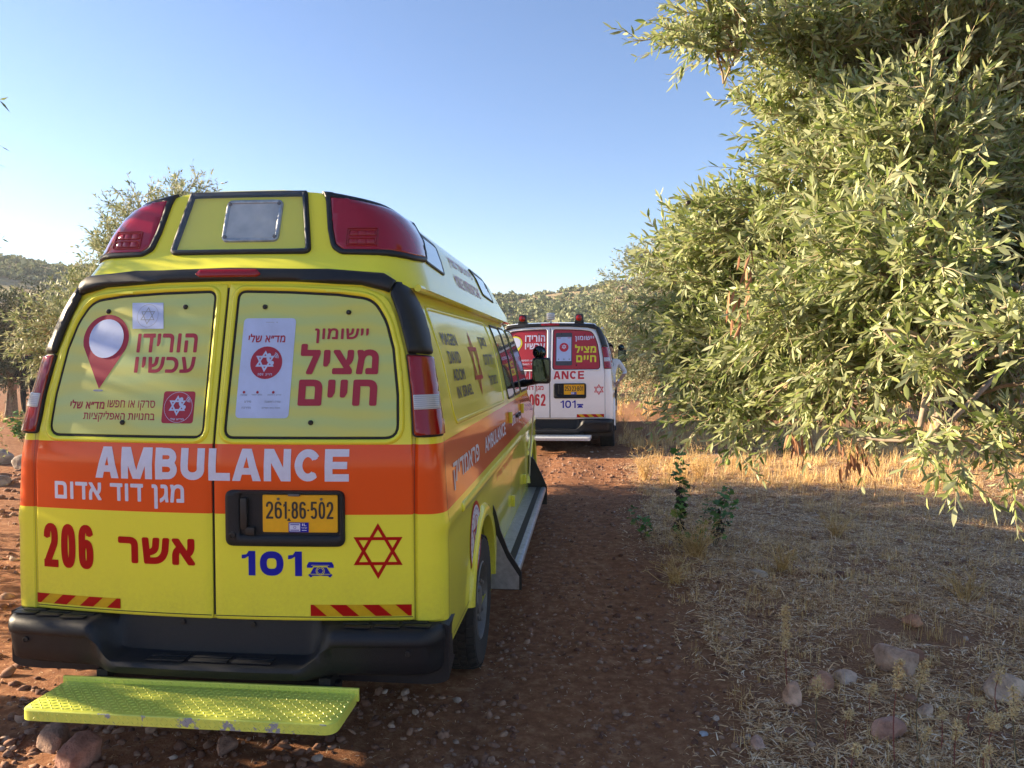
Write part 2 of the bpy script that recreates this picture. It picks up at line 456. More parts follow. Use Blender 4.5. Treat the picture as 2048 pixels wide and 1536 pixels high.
# ---- Hebrew and other words from Blender's own built-in font
_FC = {}
def font_contours(txt, bold=0.0):
    key = (txt, round(bold, 4))
    if key in _FC: return _FC[key]
    cu = bpy.data.curves.new('txt', 'FONT'); cu.body = txt; cu.size = 1.0; cu.resolution_u = 3; cu.space_character = 1.0 + bold * 1.6
    ob = bpy.data.objects.new('txt', cu); COL.objects.link(ob)
    dg = bpy.context.evaluated_depsgraph_get()
    c2 = ob.evaluated_get(dg).to_curve(dg)
    cs = []
    for sp in c2.splines:
        if sp.type == 'BEZIER':
            bp = sp.bezier_points; n = len(bp); pts = []
            for i in range(n):
                a = bp[i]; b = bp[(i + 1) % n]
                p0, p1, p2, p3 = a.co.xy, a.handle_right.xy, b.co.xy, b.handle_left.xy
                straight = abs((p1 - p0).cross(p2 - p0)) < 1e-6 and abs((p3 - p0).cross(p2 - p0)) < 1e-6
                k = 1 if straight else 4
                for j in range(k):
                    t = j / k; q = p0 * (1 - t) ** 3 + p1 * 3 * t * (1 - t) ** 2 + p3 * 3 * t * t * (1 - t) + p2 * t ** 3
                    pts.append((q.x, q.y))
        else: pts = [(p.co.x, p.co.y) for p in sp.points]
        cl = [pts[0]]
        for p in pts[1:]:
            if (Vector(p) - Vector(cl[-1])).length > 1e-5: cl.append(p)
        if len(cl) > 2 and (Vector(cl[0]) - Vector(cl[-1])).length < 1e-5: cl.pop()
        if len(cl) > 2: cs.append(cl)
    ob.evaluated_get(dg).to_curve_clear()
    bpy.data.objects.remove(ob); bpy.data.curves.remove(cu)
    big = max(cs, key=lambda c: abs(area(c)))
    if area(big) < 0: cs = [c[::-1] for c in cs]
    if bold > 0:
        ex = []
        for c in cs: ex += strokes(c, bold, True)
        cs = cs + ex
    _FC[key] = cs; return cs

def fit(cs, box, skew=0.0):
    xs = [p[0] for c in cs for p in c]; ys = [p[1] for c in cs for p in c]
    x0, x1, y0, y1 = min(xs), max(xs), min(ys), max(ys)
    sx = (box[2] - box[0]) / (x1 - x0); sy = (box[3] - box[1]) / (y1 - y0)
    return [[(box[0] + (x - x0) * sx + skew * (y - y0) * sy, box[1] + (y - y0) * sy) for x, y in c] for c in cs]

def heb(txt, box, bold=.05): return fit(font_contours(txt[::-1], bold), box)
def latin(txt, box, bold=.05): return fit(font_contours(txt, bold), box)

# ---- block capitals and figures drawn as pen strokes
def arc(cx, cy, rx, ry, a0, a1, n=10):
    return [(cx + rx * math.cos(math.radians(a0 + (a1 - a0) * k / n)), cy + ry * math.sin(math.radians(a0 + (a1 - a0) * k / n))) for k in range(n + 1)]

def glyph(ch, x0, y0, x1, y1, w):
    """w = pen width; the letter fills the box"""
    W = x1 - x0; H = y1 - y0; h = w / 2
    def P(pts): return [(x0 + h + px * (W - w), y0 + h + py * (H - w)) for px, py in pts]
    def q(*p): return [(x0 + a * W, y0 + b * H) for a, b in p]
    r = w / W; s = w / H
    if ch == 'A':
        t = r * .62
        L = q((0, 0), (r * 1.08, 0), (.5 + t * .45, 1), (.5 - t, 1)); R = q((1 - r * 1.08, 0), (1, 0), (.5 + t, 1), (.5 - t * .45, 1))
        return [L, R, q((.22, .2), (.78, .2), (.74, .2 + s * .85), (.26, .2 + s * .85))]
    if ch == 'M':
        return [q((0, 0), (r, 0), (r, 1), (0, 1)), q((1 - r, 0), (1, 0), (1, 1), (1 - r, 1)),
                q((.5 - r * .55, 0), (.5 + r * .35, 0), (r * 1.3, 1), (0.02, 1)), q((.5 - r * .35, 0), (.5 + r * .55, 0), (.98, 1), (1 - r * 1.3, 1))]
    if ch == 'N':
        return [q((0, 0), (r * .95, 0), (r * .95, 1), (0, 1)), q((1 - r * .95, 0), (1, 0), (1, 1), (1 - r * .95, 1)),
                q((1 - r * 1.25, 0), (1, 0), (r * 1.25, 1), (0, 1))]
    if ch == 'L': return [q((0, 0), (r, 0), (r, 1), (0, 1)), q((r * .5, 0), (1, 0), (1, s), (r * .5, s))]
    if ch == 'E': return [q((0, 0), (r, 0), (r, 1), (0, 1)), q((r * .5, 0), (1, 0), (1, s * .95), (r * .5, s * .95)),
                          q((r * .5, .5 - s * .45), (.93, .5 - s * .45), (.93, .5 + s * .45), (r * .5, .5 + s * .45)), q((r * .5, 1 - s * .95), (1, 1 - s * .95), (1, 1), (r * .5, 1))]
    if ch == 'U': return strokes([(P([(0, 1)])[0][0], y1)] + P([(0, .8)]) + P([(.5 + .5 * math.cos(math.radians(a)), .3 + .3 * math.sin(math.radians(a))) for a in range(180, 361, 18)]) + [(P([(1, 1)])[0][0], y1)], w)
    if ch == 'B':
        top = P([(0, 1), (.55, 1)] + [(.58 + .36 * math.cos(math.radians(a)), .765 + .235 * math.sin(math.radians(a))) for a in range(80, -91, -20)] + [(0, .53)])
        bot = P([(0, .53), (.55, .53)] + [(.6 + .4 * math.cos(math.radians(a)), .265 + .265 * math.sin(math.radians(a))) for a in range(80, -91, -20)] + [(0, 0)])
        return [q((0, 0), (r, 0), (r, 1), (0, 1))] + strokes(top, w * .92) + strokes(bot, w * .92)
    if ch == 'C': return strokes(P([(.5 + .5 * math.cos(math.radians(a)), .5 + .5 * math.sin(math.radians(a)) * (1 if abs(math.sin(math.radians(a))) < .99 else 1)) for a in range(34, 327, 14)]), w)
    se = lambda a, cx, cy, rx, ry: (cx + rx * math.copysign(abs(math.cos(math.radians(a))) ** .8, math.cos(math.radians(a))), cy + ry * math.copysign(abs(math.sin(math.radians(a))) ** .8, math.sin(math.radians(a))))
    if ch == '0': return strokes(P([se(a, .5, .5, .5, .5) for a in range(0, 360, 12)]), w, True)
    if ch == '1': return [q((1 - r, 0), (1, 0), (1, 1), (1 - r, 1)), q((0, .68), (.25, .70), (1 - r * .9, .80), (1 - r * .1, 1), (1 - r * .95, 1), (.35, .86), (0, .84))]
    if ch == '2': return strokes(P([(0, .72)] + [se(a, .5, .72, .5, .28) for a in range(170, -11, -15)] + [(.93, .55), (.45, .28), (.06, .06), (0, 0)]), w) + [q((0, 0), (1, 0), (1, s), (0, s))]
    if ch == '3': return strokes(P([se(a, .5, .75, .46, .25) for a in range(165, -91, -15)]), w) + strokes(P([se(a, .5, .26, .5, .26) for a in range(90, -166, -15)]), w)
    if ch == '5': return [q((.1, 1 - s * .95), (.95, 1 - s * .95), (.95, 1), (.1, 1))] + strokes(P([(.12, 1), (.06, .52)]) , w) + strokes(P([(.06, .50)] + [se(a, .48, .31, .52, .31) for a in range(135, -161, -15)]), w)
    if ch == '6': return strokes(P([se(a, .5, .3, .5, .3) for a in range(0, 360, 15)]), w, True) + strokes(P([se(a, .5, .72, .5, .28) for a in range(15, 181, 15)] + [(0, .3)]), w)
    if ch == '8': return strokes(P([se(a, .5, .27, .5, .27) for a in range(0, 360, 15)]), w, True) + strokes(P([se(a, .5, .77, .45, .23) for a in range(0, 360, 15)]), w, True)
    return []

def word(txt, box, pen, widths=None, gap=.12):
    H = box[3] - box[1]; ws = [(widths or {}).get(c, .6 if c not in '-' else .2) for c in txt]
    tot = sum(ws) + gap * (len(txt) - 1); k = (box[2] - box[0]) / tot; x = box[0]; out = []
    for c, w in zip(txt, ws):
        if c == '-': out.append(rect(x, box[1] + H * .45, x + w * k, box[1] + H * .56))
        else: out += glyph(c, x, box[1], x + w * k, box[3], pen)
        x += (w + gap) * k
    return out

def star(cx, cy, r, w, sy=1.0):
    out = []
    for o in (90, 270):
        p = [(cx + r * math.cos(math.radians(o + 120 * k)), cy + sy * r * math.sin(math.radians(o + 120 * k))) for k in range(3)]
        out += [p, hole(inset(p, w))]
    # the two triangles overlap: build them from six bars instead, so the crossings stay filled
    bars = []
    for o in (90, 270):
        p = [(cx + r * math.cos(math.radians(o + 120 * k)), cy + sy * r * math.sin(math.radians(o + 120 * k))) for k in range(3)]
        i_ = inset(p, w)
        for k in range(3):
            q = [p[k], p[(k + 1) % 3], i_[(k + 1) % 3], i_[k]]; bars.append(q if area(q) > 0 else q[::-1])
    return bars

def ring(cx, cy, r, w, n=40, ry=None):
    a = disc(cx, cy, r, n, ry); b = disc(cx, cy, r - w, n, (ry - w) if ry else None); out = []
    for k in range(n):
        q = [a[k], a[(k + 1) % n], b[(k + 1) % n], b[k]]; out.append(q if area(q) > 0 else q[::-1])
    return out

# ------------------------------------------------------------------ van shape: outlines at every height
def lerp(t, tab): return float(np.interp(t, [a for a, b in tab], [b for a, b in tab]))
HW = [(.2, .985), (.45, .998), (.6, 1.0), (.8, 1.0), (.93, .996), (.985, 1.004), (1.05, .992), (1.3, .975), (1.4, .965), (1.7, .905), (1.9, .840), (2.0, .79), (2.05, .755), (2.12, .70)]
YR = [(.2, .03), (.5, 0), (1.25, 0), (1.36, .015), (1.5, .045), (2.04, .174), (2.12, .2)]
HR = [(2.0, .855), (2.03, .855), (2.1, .83), (2.17, .80), (2.3, .755), (2.4, .69), (2.45, .60), (2.49, .42), (2.515, .2)]
YRR = [(2.0, .19), (2.05, .20), (2.2, .29), (2.5, .40), (2.515, .44)]
def sgn(u): return -1.0 if u < 0 else 1.0
def srear(u, z):
    s = sgn(u); a = abs(u); h = lerp(z, HW); y0 = lerp(z, YR); xc = h - .10
    if a <= xc: return (u, y0 + .065 * (a / .86) ** 2, z)
    L = .25; yb = y0 + .065 * (xc / .86) ** 2; t = (a - xc) / L
    if t <= 1:
        th = t * PI / 2
        return (s * (xc + .10 * math.sin(th) ** .8), yb + .12 * (1 - math.cos(th) ** .8), z)
    return (s * h, yb + .12 + (a - xc - L), z)
def sroof(u, z):
    s = sgn(u); a = abs(u); h = lerp(z, HR); y0 = lerp(z, YRR); xc = h * .75; rx = h - xc
    if a <= xc: return (u, y0 + .065 * (a / .86) ** 2, z)
    L = .36; yb = y0 + .065 * (xc / .86) ** 2; t = (a - xc) / L
    if t <= 1:
        th = t * PI / 2
        return (s * (xc + rx * math.sin(th)), yb + .27 * (1 - math.cos(th)), z)
    return (s * h, yb + .27 + (a - xc - L), z)
def sside(sd, tab=HW):
    return lambda y, z: (sd * lerp(z, tab), y, z)
def flaty(Y):
    return lambda u, z: (u, Y, z)

def on(surf, u, v, off, flip=1):
    e = .002
    a = Vector(surf(u + e, v)) - Vector(surf(u - e, v)); b = Vector(surf(u, v + e)) - Vector(surf(u, v - e))
    n = a.cross(b)
    if n.length < 1e-12: n = Vector((0, -1, 0))
    n.normalize(); return Vector(surf(u, v)) + n * off * flip

def sheet(mb, contours, surf, off, grid=.06, flip=1):
    """a thin applied layer lying on a surface"""
    V, F = fill(contours, grid)
    mb.add([on(surf, u, v, off, flip) for u, v in V], F); return mb

def panel(mb, outer, holes, surf, off, thick=.012, bev=.005, grid=.05, flip=1):
    """a pressed panel: raised by off, edges rolled down, with side walls"""
    rings = [outer] + list(holes)
    ins = [inset(outer, bev)] + [inset(h, -bev) for h in holes]
    V, F = fill([outer] + [hole(h) for h in holes], grid, extra=ins)
    edge = set(); cnt = {}
    for f in F:
        for i in range(3):
            e = (f[i], f[(i + 1) % 3]); k = (min(e), max(e)); cnt[k] = cnt.get(k, 0) + 1; 
    be = []
    for f in F:
        for i in range(3):
            e = (f[i], f[(i + 1) % 3])
            if cnt[(min(e), max(e))] == 1: be.append(e); edge.update(e)
    vs = [on(surf, u, v, off - (bev * .8 if i in edge else 0), flip) for i, (u, v) in enumerate(V)]
    fs = list(F); mp = {}
    for i in edge: mp[i] = len(vs); vs.append(on(surf, V[i][0], V[i][1], off - thick, flip))
    for a, b in be: fs.append((b, a, mp[a], mp[b]))
    mb.add(vs, fs); return mb

def surf_grid(mb, surf, us, vs_, off=0, flip=1):
    n = len(us); vv = [on(surf, u, v, off, flip) for v in vs_ for u in us]
    ff = [(j * n + i, j * n + i + 1, (j + 1) * n + i + 1, (j + 1) * n + i) for j in range(len(vs_) - 1) for i in range(n - 1)]
    mb.add(vv, ff); return mb

def loft_shell(levels, outline, yf, cap_top=True, cap_bot=True, nose=.14):
    """closed shell from horizontal outlines; yf gives the front end at each height"""
    us = list(np.linspace(0, .8, 17)) + list(np.linspace(.83, 1.2, 22))
    vs = []; fs = []; n = None
    for z in levels:
        F = yf(z); half = []
        pts = [outline(u, z) for u in us]
        half = [(p[0], p[1]) for p in pts]
        xe, ye = half[-1]
        for t in np.linspace(0, 1, 34)[1:]: half.append((xe, ye + (F - .3 - ye) * t))
        for t in np.linspace(0, PI / 2, 8)[1:]: half.append((xe - nose * (1 - math.cos(t)) * 1.0, F - .3 + .26 * math.sin(t)))
        x2 = half[-1][0]
        for t in np.linspace(1, 0, 8)[1:]: half.append((x2 * t, F - .04 + .04 * (1 - t * t)))
        ringp = half + [(-x, y) for x, y in half[-2:0:-1]]
        n = len(ringp); vs += [(x, y, z) for x, y in ringp]
    for j in range(len(levels) - 1):
        for i in range(n):
            i2 = (i + 1) % n; fs.append((j * n + i, j * n + i2, (j + 1) * n + i2, (j + 1) * n + i))
    if cap_bot: fs.append(tuple(range(n - 1, -1, -1)))
    if cap_top: fs.append(tuple((len(levels) - 1) * n + i for i in range(n)))
    return vs, fs

YFRONT = [(.2, 5.95), (.45, 6.02), (.8, 6.06), (1.05, 6.02), (1.15, 5.8), (1.25, 5.45), (1.32, 5.2), (2.0, 4.55), (2.05, 4.45), (2.12, 4.2)]
YFR = [(2.0, 4.5), (2.1, 4.3), (2.2, 4.0), (2.3, 3.75), (2.4, 3.55), (2.45, 3.4), (2.49, 3.2), (2.515, 2.9)]
HUB = [1.25, 5.16]; HUBZ = .30; ARCH = .455

class G(list): pass
def groups(cs): return list(cs) if isinstance(cs, G) else [cs]
def mirror_c(cs): return [[(-x, y) for x, y in c][::-1] for c in cs]

DOOR = roundp([(.0065, .585), (.866, .585), (.862, 1.2), (.856, 1.37), (.842, 1.55), (.812, 1.72), (.775, 1.86), (.728, 1.985), (.6, 2.028), (.3, 2.042), (.0065, 2.047)],
              [.012, .02, 0, 0, 0, 0, .05, .09, 0, 0, .012])
WIN = roundp([(.055, 1.375), (.79, 1.375), (.781, 1.55), (.752, 1.75), (.715, 1.87), (.655, 1.965), (.5, 1.985), (.3, 1.996), (.06, 2.002)],
             [.035, .05, 0, 0, .03, .05, 0, 0, .03])

def side_of(s):
    """contour transform for the left (-1) or right (+1) half"""
    return (lambda cs: cs) if s > 0 else (lambda cs: [[(-x, y) for x, y in c][::-1] for c in cs])

def build_van(root, c):
    """c: colours, writing and equipment of this van. Van frame: x right, y forward from the doors, z up"""
    P = c['paint']; P2 = c['paint2']
    # ---- body shell with wheel openings
    lv = sorted(set([.2, .24, .3, .38, .425, .433, .45, .52, .585, .6, .68, .76, .82, .88, .92, .945, .965, .985, 1.005, 1.03, 1.07, 1.12, 1.18, 1.25, 1.32, 1.4, 1.48, 1.56, 1.64, 1.72, 1.8, 1.87, 1.93, 1.98, 2.02, 2.05, 2.08, 2.1]))
    def outl(u, z):
        p = srear(u, z)
        if z < .43: return (p[0], max(p[1], 1.22), z)
        if z < .57: return (p[0], max(p[1], .14), z)
        if abs(u) < .869 and .58 < z < 2.04: return (p[0], p[1] + .016, z)
        return p
    vs, fs = loft_shell(lv, outl, lambda z: lerp(z, YFRONT))
    body = MB().add(vs, fs).build('body', P, root, angle=28)
    cut = MB()
    for hy in HUB:
        cut.lathe([(.001, -1.3), (ARCH, -1.3), (ARCH, 1.3), (.001, 1.3)], 40, 'X', (0, hy, HUBZ + .04))
        cut.box((0, hy, .12), (2.6, ARCH * 2, .3))
    co = cut.build('cutter', M_SEAL)
    md = body.modifiers.new('b', 'BOOLEAN'); md.object = co; md.operation = 'DIFFERENCE'; md.solver = 'EXACT'; md.use_self = True
    dg = bpy.context.evaluated_depsgraph_get()
    nm = bpy.data.meshes.new_from_object(body.evaluated_get(dg)); body.modifiers.clear()
    body.data = nm; nm.materials.clear(); nm.materials.append(P)
    nm.polygons.foreach_set('material_index', [0] * len(nm.polygons))
    try: nm.set_sharp_from_angle(angle=math.radians(28))
    except Exception: pass
    bpy.data.objects.remove(co)
    # dark wheel wells and chassis underneath
    uc = MB().box((0, 3.1, .33), (1.5, 5.6, .22), bev=.02)
    for hy in HUB: uc.box((0, hy, .52), (1.2, .94, .5), bev=.03)
    uc.box((0, .5, .47), (1.5, .8, .2)); uc.lathe([(.001, -.8), (.05, -.8), (.05, .8), (.001, .8)], 12, 'X', (0, HUB[0], HUBZ))
    uc.box((0, HUB[0], HUBZ), (.3, .3, .24), bev=.08)
    uc.build('chassis', M_SEAL, root)
    # ---- wheel arch lips
    for hy in HUB:
        for s in (-1, 1):
            m = MB(); pr = []
            for k in range(25):
                a = math.radians(-2 + 173 * k / 24); cy, cz = math.cos(a), math.sin(a)
                for (r, o) in ((ARCH - .012, .96), (ARCH - .006, 1.018), (ARCH + .03, 1.026), (ARCH + .06, 1.012), (ARCH + .075, .985)):
                    pr.append((s * (o + .0), hy + cy * r, HUBZ + .04 + cz * r * 1.0))
            m.add(pr, [(k * 5 + j, k * 5 + j + 1, k * 5 + 6 + j, k * 5 + 5 + j) for k in range(24) for j in range(4)])
            m.build('wheel_arch', P, body, angle=60)
    # ---- black seam lines, belt moulding and gutter of the sides
    for s in (-1, 1):
        sf = sside(s); fl = s
        g = MB()
        for y in c['seams']:
            sheet(g, [rect(y - .003, .40, y + .003, 2.06)], sf, .0012, .05, fl)
        sheet(g, [rect(.28, .455, .78, .459)], sf, .0012, .05, fl)
        g.build('panel_gap', M_SEAL, body)
        g = MB(); panel(g, roundp(rect(.5, .965, 3.75, 1.01), .022), [], sf, .012, .014, .010, (.25, .05), fl); g.build('side_moulding', P2 if c['kind'] != 'yellow' else P2, body, angle=50)
        g = MB(); g.tube([(s * .83, .32, 2.03), (s * .815, 1.5, 2.052), (s * .81, 3.0, 2.06), (s * .80, 4.2, 2.05)], .017, 8); g.build('gutter', P2, body)
        # rear quarter panel where a window would be, with a pressed border
        g = MB(); o = roundp([(.52, 1.385), (2.68, 1.365), (2.68, 1.98), (.50, 1.965)], [.08, .06, .06, .10], 6)
        panel(g, o, [inset(o, .022)], sf, .006, .008, .004, .08, fl); g.build('side_panel_frame', P2, body, angle=50)
        # glazed doors ahead of it
        for (y0, y1, y2, y3) in ((2.98, 3.47, 3.47, 2.98), (3.56, 4.02, 3.98, 3.56), (4.14, 4.92, 4.62, 4.14)):
            o = roundp([(y0, 1.385), (y1, 1.385), (y2, 1.955), (y3, 1.955)], .05)
            g = MB(); panel(g, o, [], sf, .004, .008, .003, .1, fl); w = g.build('side_window', M_GLASS, root)
            o2 = inset(o, -.016); g = MB(); panel(g, o2, [o], sf, .007, .01, .003, .1, fl); g.build('window_seal', M_BLKT, w)
        for (y, z) in ((2.93, 1.23), (2.95, .56), (4.03, 1.23), (4.05, .56)):
            g = MB().box((s * (lerp(z, HW) + .012), y, z), (.03, .035, .09), bev=.006); g.build('door_hinge', P2, root)
        for y in (3.42, 3.6): 
            g = MB().box((s * (lerp(1.22, HW) + .012), y + .1, 1.2), (.03, .12, .03), bev=.01); g.build('door_handle', M_BLKT, root)
    # ---- windscreen
    g = MB(); V = []
    for z in np.linspace(1.36, 1.95, 6):
        for x in np.linspace(-.78, .78, 9): V.append((x * (1 - (z - 1.36) * .12), lerp(z, YFRONT) + .006 - .05 * (abs(x) / .8) ** 3, z))
    g.add(V, [(j * 9 + i, j * 9 + i + 1, (j + 1) * 9 + i + 1, (j + 1) * 9 + i) for j in range(5) for i in range(8)]); g.build('windscreen', M_GLASS, root)
    g = MB(); sheet(g, [rect(-.012, .60, .012, 2.04)], srear, -.0125, .1); g.build('door_gap', M_SEAL, root)
    # ---- rear doors
    for s in (-1, 1):
        T = side_of(s); door_c = T([DOOR])[0]; win_c = T([WIN])[0]
        g = MB(); panel(g, door_c, [inset(win_c, -.014)], srear, .002, .016, .008, .05)
        door = g.build('rear_door', P, root, angle=50)
        g = MB(); rim_o = inset(win_c, -.034); panel(g, rim_o, [inset(win_c, -.012)], srear, .013, .016, .010, .05)
        g.build('window_frame', P2, door, angle=60)
        g = MB(); panel(g, inset(win_c, -.013), [inset(win_c, .001)], srear, -.001, .012, .002, .06); g.build('window_seal', M_SEAL, door)
        g = MB(); panel(g, win_c, [], srear, .001, .012, .002, .06); g.build('window_panel', c['film'], door)
        for (u, v) in c['bolts'][s]:
            p = on(srear, u, v, .001); MB().lathe([(.011, .002), (.011, -.006), (.007, -.011), (.0005, -.012)], 10, 'Y', p[:]).build('window_bolt', M_BLKT, door)
        g = MB(); g.box(on(srear, s * .45, .604, .004)[:], (.83, .003, .0025)); sheet(g, [rect(min(s * .01, s * .86), .600, max(s * .01, s * .86), .6035)], srear, .004, .06)
        g.v = g.v[24:] if False else g.v
        g2 = MB(); sheet(g2, [rect(min(s * .01, s * .86), .600, max(s * .01, s * .86), .6035)], srear, .0035, .06); g2.build('door_crease', M_SEAL, door)
        # pressed recess with the hazard chevrons
        for (nm_, mat_, cs, off) in c['door_decals'][s]:
            for q_ in groups(cs):
                g = MB(); sheet(g, q_, srear, off, .05); g.build(nm_, mat_, door)
    # ---- number plate housing with door handle
    g = MB(); ho = roundp(rect(.062, .908, .576, 1.148), .035, 6); hi = roundp(rect(.125, .955, .556, 1.134), .018, 5)
    panel(g, ho, [hi], srear, .022, .024, .012, .08); sheet(g, [inset(ho, .01)], srear, -.012 if False else .0035, .1)
    hs = g.build('plate_housing', M_BLKP, root, angle=50)
    g = MB(); panel(g, roundp(rect(.225, .969, .546, 1.129), .006), [], srear, .010, .006, .001, .1); g.build('number_plate', M_PLATE, hs)
    g = MB(); sheet(g, c['plate_text'], srear, .0118, .1); g.build('plate_number', M_BVIN, hs)
    g = MB(); sheet(g, [rect(.337, .970, .423, 1.012)], srear, .0118, .1); g.build('plate_badge', M_BLUE, hs)
    g = MB(); sheet(g, [rect(.341, .974, .387, 1.008)], srear, .0128, .1); sheet(g, latin('IL', (.395, .997, .413, 1.008), .05) + heb('ישראל', (.392, .986, .416, .993), .04) + [rect(.394, .977, .414, .980)], srear, .0128, .1); g.build('badge_print', M_WVIN, hs)
    g = MB(); sheet(g, [rect(.345, .9775, .383, .981), rect(.345, 1.001, .383, 1.0045)] + ring(.364, .991, .006, .0015, 10), srear, .0138, .1); g.build('badge_flag', M_BLUE, hs)
    g = MB(); g.box(on(srear, .148, 1.05, .018)[:], (.030, .022, .135), bev=.007); g.box(on(srear, .175, .975, .018)[:], (.04, .02, .035), bev=.006); g.build('door_handle', M_BLKT, hs)
    g = MB(); g.lathe([(.015, .004), (.015, -.004), (.010, -.006), (.010, -.001), (.0005, -.001)], 16, 'Y', on(srear, .098, .957, .026)[:]); g.build('lock', M_BLKT, hs)
    g = MB(); g.box(on(srear, .365, 1.131, .020)[:], (.05, .02, .010), bev=.003)
    for u in (.294, .478): g.lathe([(.006, 0), (.006, -.003), (.0005, -.004)], 10, 'Y', on(srear, u, 1.112, .0125)[:])
    g.build('plate_screws', M_RIM, hs)
    # ---- black trim round the doors
    g = MB(); tp = [(-.735, 2.003), (-.6, 2.036), (-.3, 2.051), (0, 2.055), (.3, 2.051), (.6, 2.036), (.735, 2.003), (.80, 2.048), (.72, 2.082), (.5, 2.10), (0, 2.112), (-.5, 2.10), (-.72, 2.082), (-.80, 2.048)]
    panel(g, tp, [], srear, .024, .03, .012, .05); g.build('top_trim', M_BLKT, root, angle=60)
    for s in (-1, 1):
        T = side_of(s)
        pp = [(.824, 1.732), (1.035, 1.725), (1.045, 1.82), (1.035, 1.90), (1.0, 1.975), (.93, 2.03), (.80, 2.046), (.738, 2.0), (.787, 1.866)]
        g = MB(); panel(g, T([roundp(pp, [.004, .004, .05, .05, .05, .05, .004, .02, .05])])[0], [], srear, .021, .026, .012, .04); g.build('pillar_trim', M_BLKT, root, angle=60)
        # ---- tail light
        tl = [(.820, 1.722), (1.035, 1.712), (1.062, 1.55), (1.092, 1.378), (.864, 1.378), (.848, 1.55)]
        g = MB(); panel(g, T([roundp(tl, [.012, .012, 0, .015, .015, 0])])[0], [], srear, .020, .024, .010, .03); t = g.build('tail_light', M_LENS2, root, angle=60)
        g = MB(); panel(g, T([roundp([(.862, 1.486), (1.040, 1.486), (1.032, 1.548), (.856, 1.548)], .004)])[0], [], srear, .024, .006, .002, .03); rl = g.build('reverse_lens', M_CLEAR, t, angle=60)
        g = MB()
        for k in range(7): sheet(g, T([rect(.862, 1.490 + k * .0082, 1.03, 1.4925 + k * .0082)]), srear, .0248, .03)
        g.build('lens_ribs', M_GREY, t)
        g = MB(); 
        o = T([roundp(tl, [.012, .012, 0, .015, .015, 0])])[0]
        panel(g, inset(o, -.007), [inset(o, .004)], srear, .010, .014, .003, .04); g.build('lamp_seal', M_SEAL, t)
        # seam between corner post and side
        g = MB(); sheet(g, T([rect(1.124, .56, 1.1275, 1.36), rect(.868, .585, .8695, 1.37)]), srear, .0012, .05); g.build('corner_seam', M_SEAL, root)
    # ---- high brake light
    g = MB(); panel(g, roundp([(-.127, 2.064), (.135, 2.064), (.155, 2.076), (.135, 2.098), (-.127, 2.098), (-.147, 2.076)], .004), [], srear, .036, .014, .005, .06); b_ = g.build('brake_light', M_LENS2, root, angle=60)
    g = MB()
    for k in range(9): sheet(g, [rect(-.118, 2.068 + k * .003, .126, 2.069 + k * .003)], srear, .0368, .1)
    g.build('lens_ribs', M_LENS, b_)
    # ---- bumper: one moulded piece with a stepped middle
    def sec(x):
        a = abs(x); b = .05 * (a / .9) ** 2
        if a > .90: t = min(1, (a - .90) / .115); b += .24 * (1 - math.sqrt(max(0, 1 - t * t)))
        out = [(.085, .30), (.085, .575), (.03, .578), (-.055, .570), (-.085, .552), (-.092, .52), (-.088, .505), (-.078, .500), (-.070, .44), (-.058, .385), (-.03, .365), (.085, .36)]
        mid = [(.085, .30), (.085, .575), (.040, .574), (.028, .50), (.018, .432), (-.03, .424), (-.085, .421), (-.108, .416), (-.116, .404), (-.106, .372), (-.06, .35), (.085, .35)]
        k = min(1, max(0, (a - .40) / .15)); k = k * k * (3 - 2 * k)
        pts = [(m[0] * (1 - k) + o[0] * k + b * (0 if i < 2 else 1), m[1] * (1 - k) + o[1] * k) for i, (m, o) in enumerate(zip(mid, out))]
        e = 1.0
        if a > .90: e = .80 + .20 * math.sqrt(max(0, 1 - ((a - .90) / .115) ** 2))
        return [(x, min(y, .24), .47 + (z - .47) * e) for y, z in pts]
    xs = list(np.linspace(-1.012, -.9, 9)) + list(np.linspace(-.85, -.58, 6)) + list(np.linspace(-.56, -.38, 13)) + list(np.linspace(-.3, .3, 7)) + list(np.linspace(.38, .56, 13)) + list(np.linspace(.58, .85, 6)) + list(np.linspace(.9, 1.012, 9))
    V = []; 
    for x in xs: V += sec(x)
    n = 12; Fs = [(i * n + j, i * n + (j + 1) % n, (i + 1) * n + (j + 1) % n, (i + 1) * n + j) for i in range(len(xs) - 1) for j in range(n)]
    Fs += [tuple(range(n)), tuple((len(xs) - 1) * n + j for j in range(n - 1, -1, -1))]
    bp = MB().add(V, Fs).build('bumper', M_BLKP, root, angle=50)
    def pad(c_, d_): MB().box(c_, d_, bev=.0022).build('step_pad', M_BLKP, bp, angle=50)
    for r_ in range(2):
        for k in range(3): pad((-.185 + k * .19, -.018 - r_ * .045, .4275), (.168, .034, .006))
    for s in (-1, 1):
        for k in range(3): pad((s * (.64 + k * .125), -.012 + .018 * k, .577), (.11, .034, .005)); pad((s * (.62 + k * .125), .03 + .018 * k, .578), (.11, .03, .005))
    g = MB()
    for x in (-.85, .86): g.lathe([(.013, .003), (.013, -.003), (.010, -.004), (.010, 0), (.0005, 0)], 16, 'Y', (x, -.085 + .05, .475))
    for x in (-.16, .16): g.lathe([(.011, .003), (.011, -.004), (.006, -.005), (.0005, -.004)], 12, 'Y', (x, .034, .553))
    g.build('bumper_sensors', M_BLKT, bp)
    # ---- folding step under the bumper
    tz, xw = .312, .648
    o = roundp([(-xw, -.062), (-xw, -.338), (xw, -.338), (xw, -.062)], [.004, .055, .055, .004], 6)
    def pl(zz): return lambda u, v: (u, v, zz)
    g = MB(); panel(g, o, [], pl(tz), .0, .042, .004, .11)
    g.box((0, -.058, tz - .006), (xw * 2 + .02, .014, .056), bev=.005)
    st = g.build('rear_step', c['tread'], root, angle=50)
    g = MB()                                                    # raised tread bars
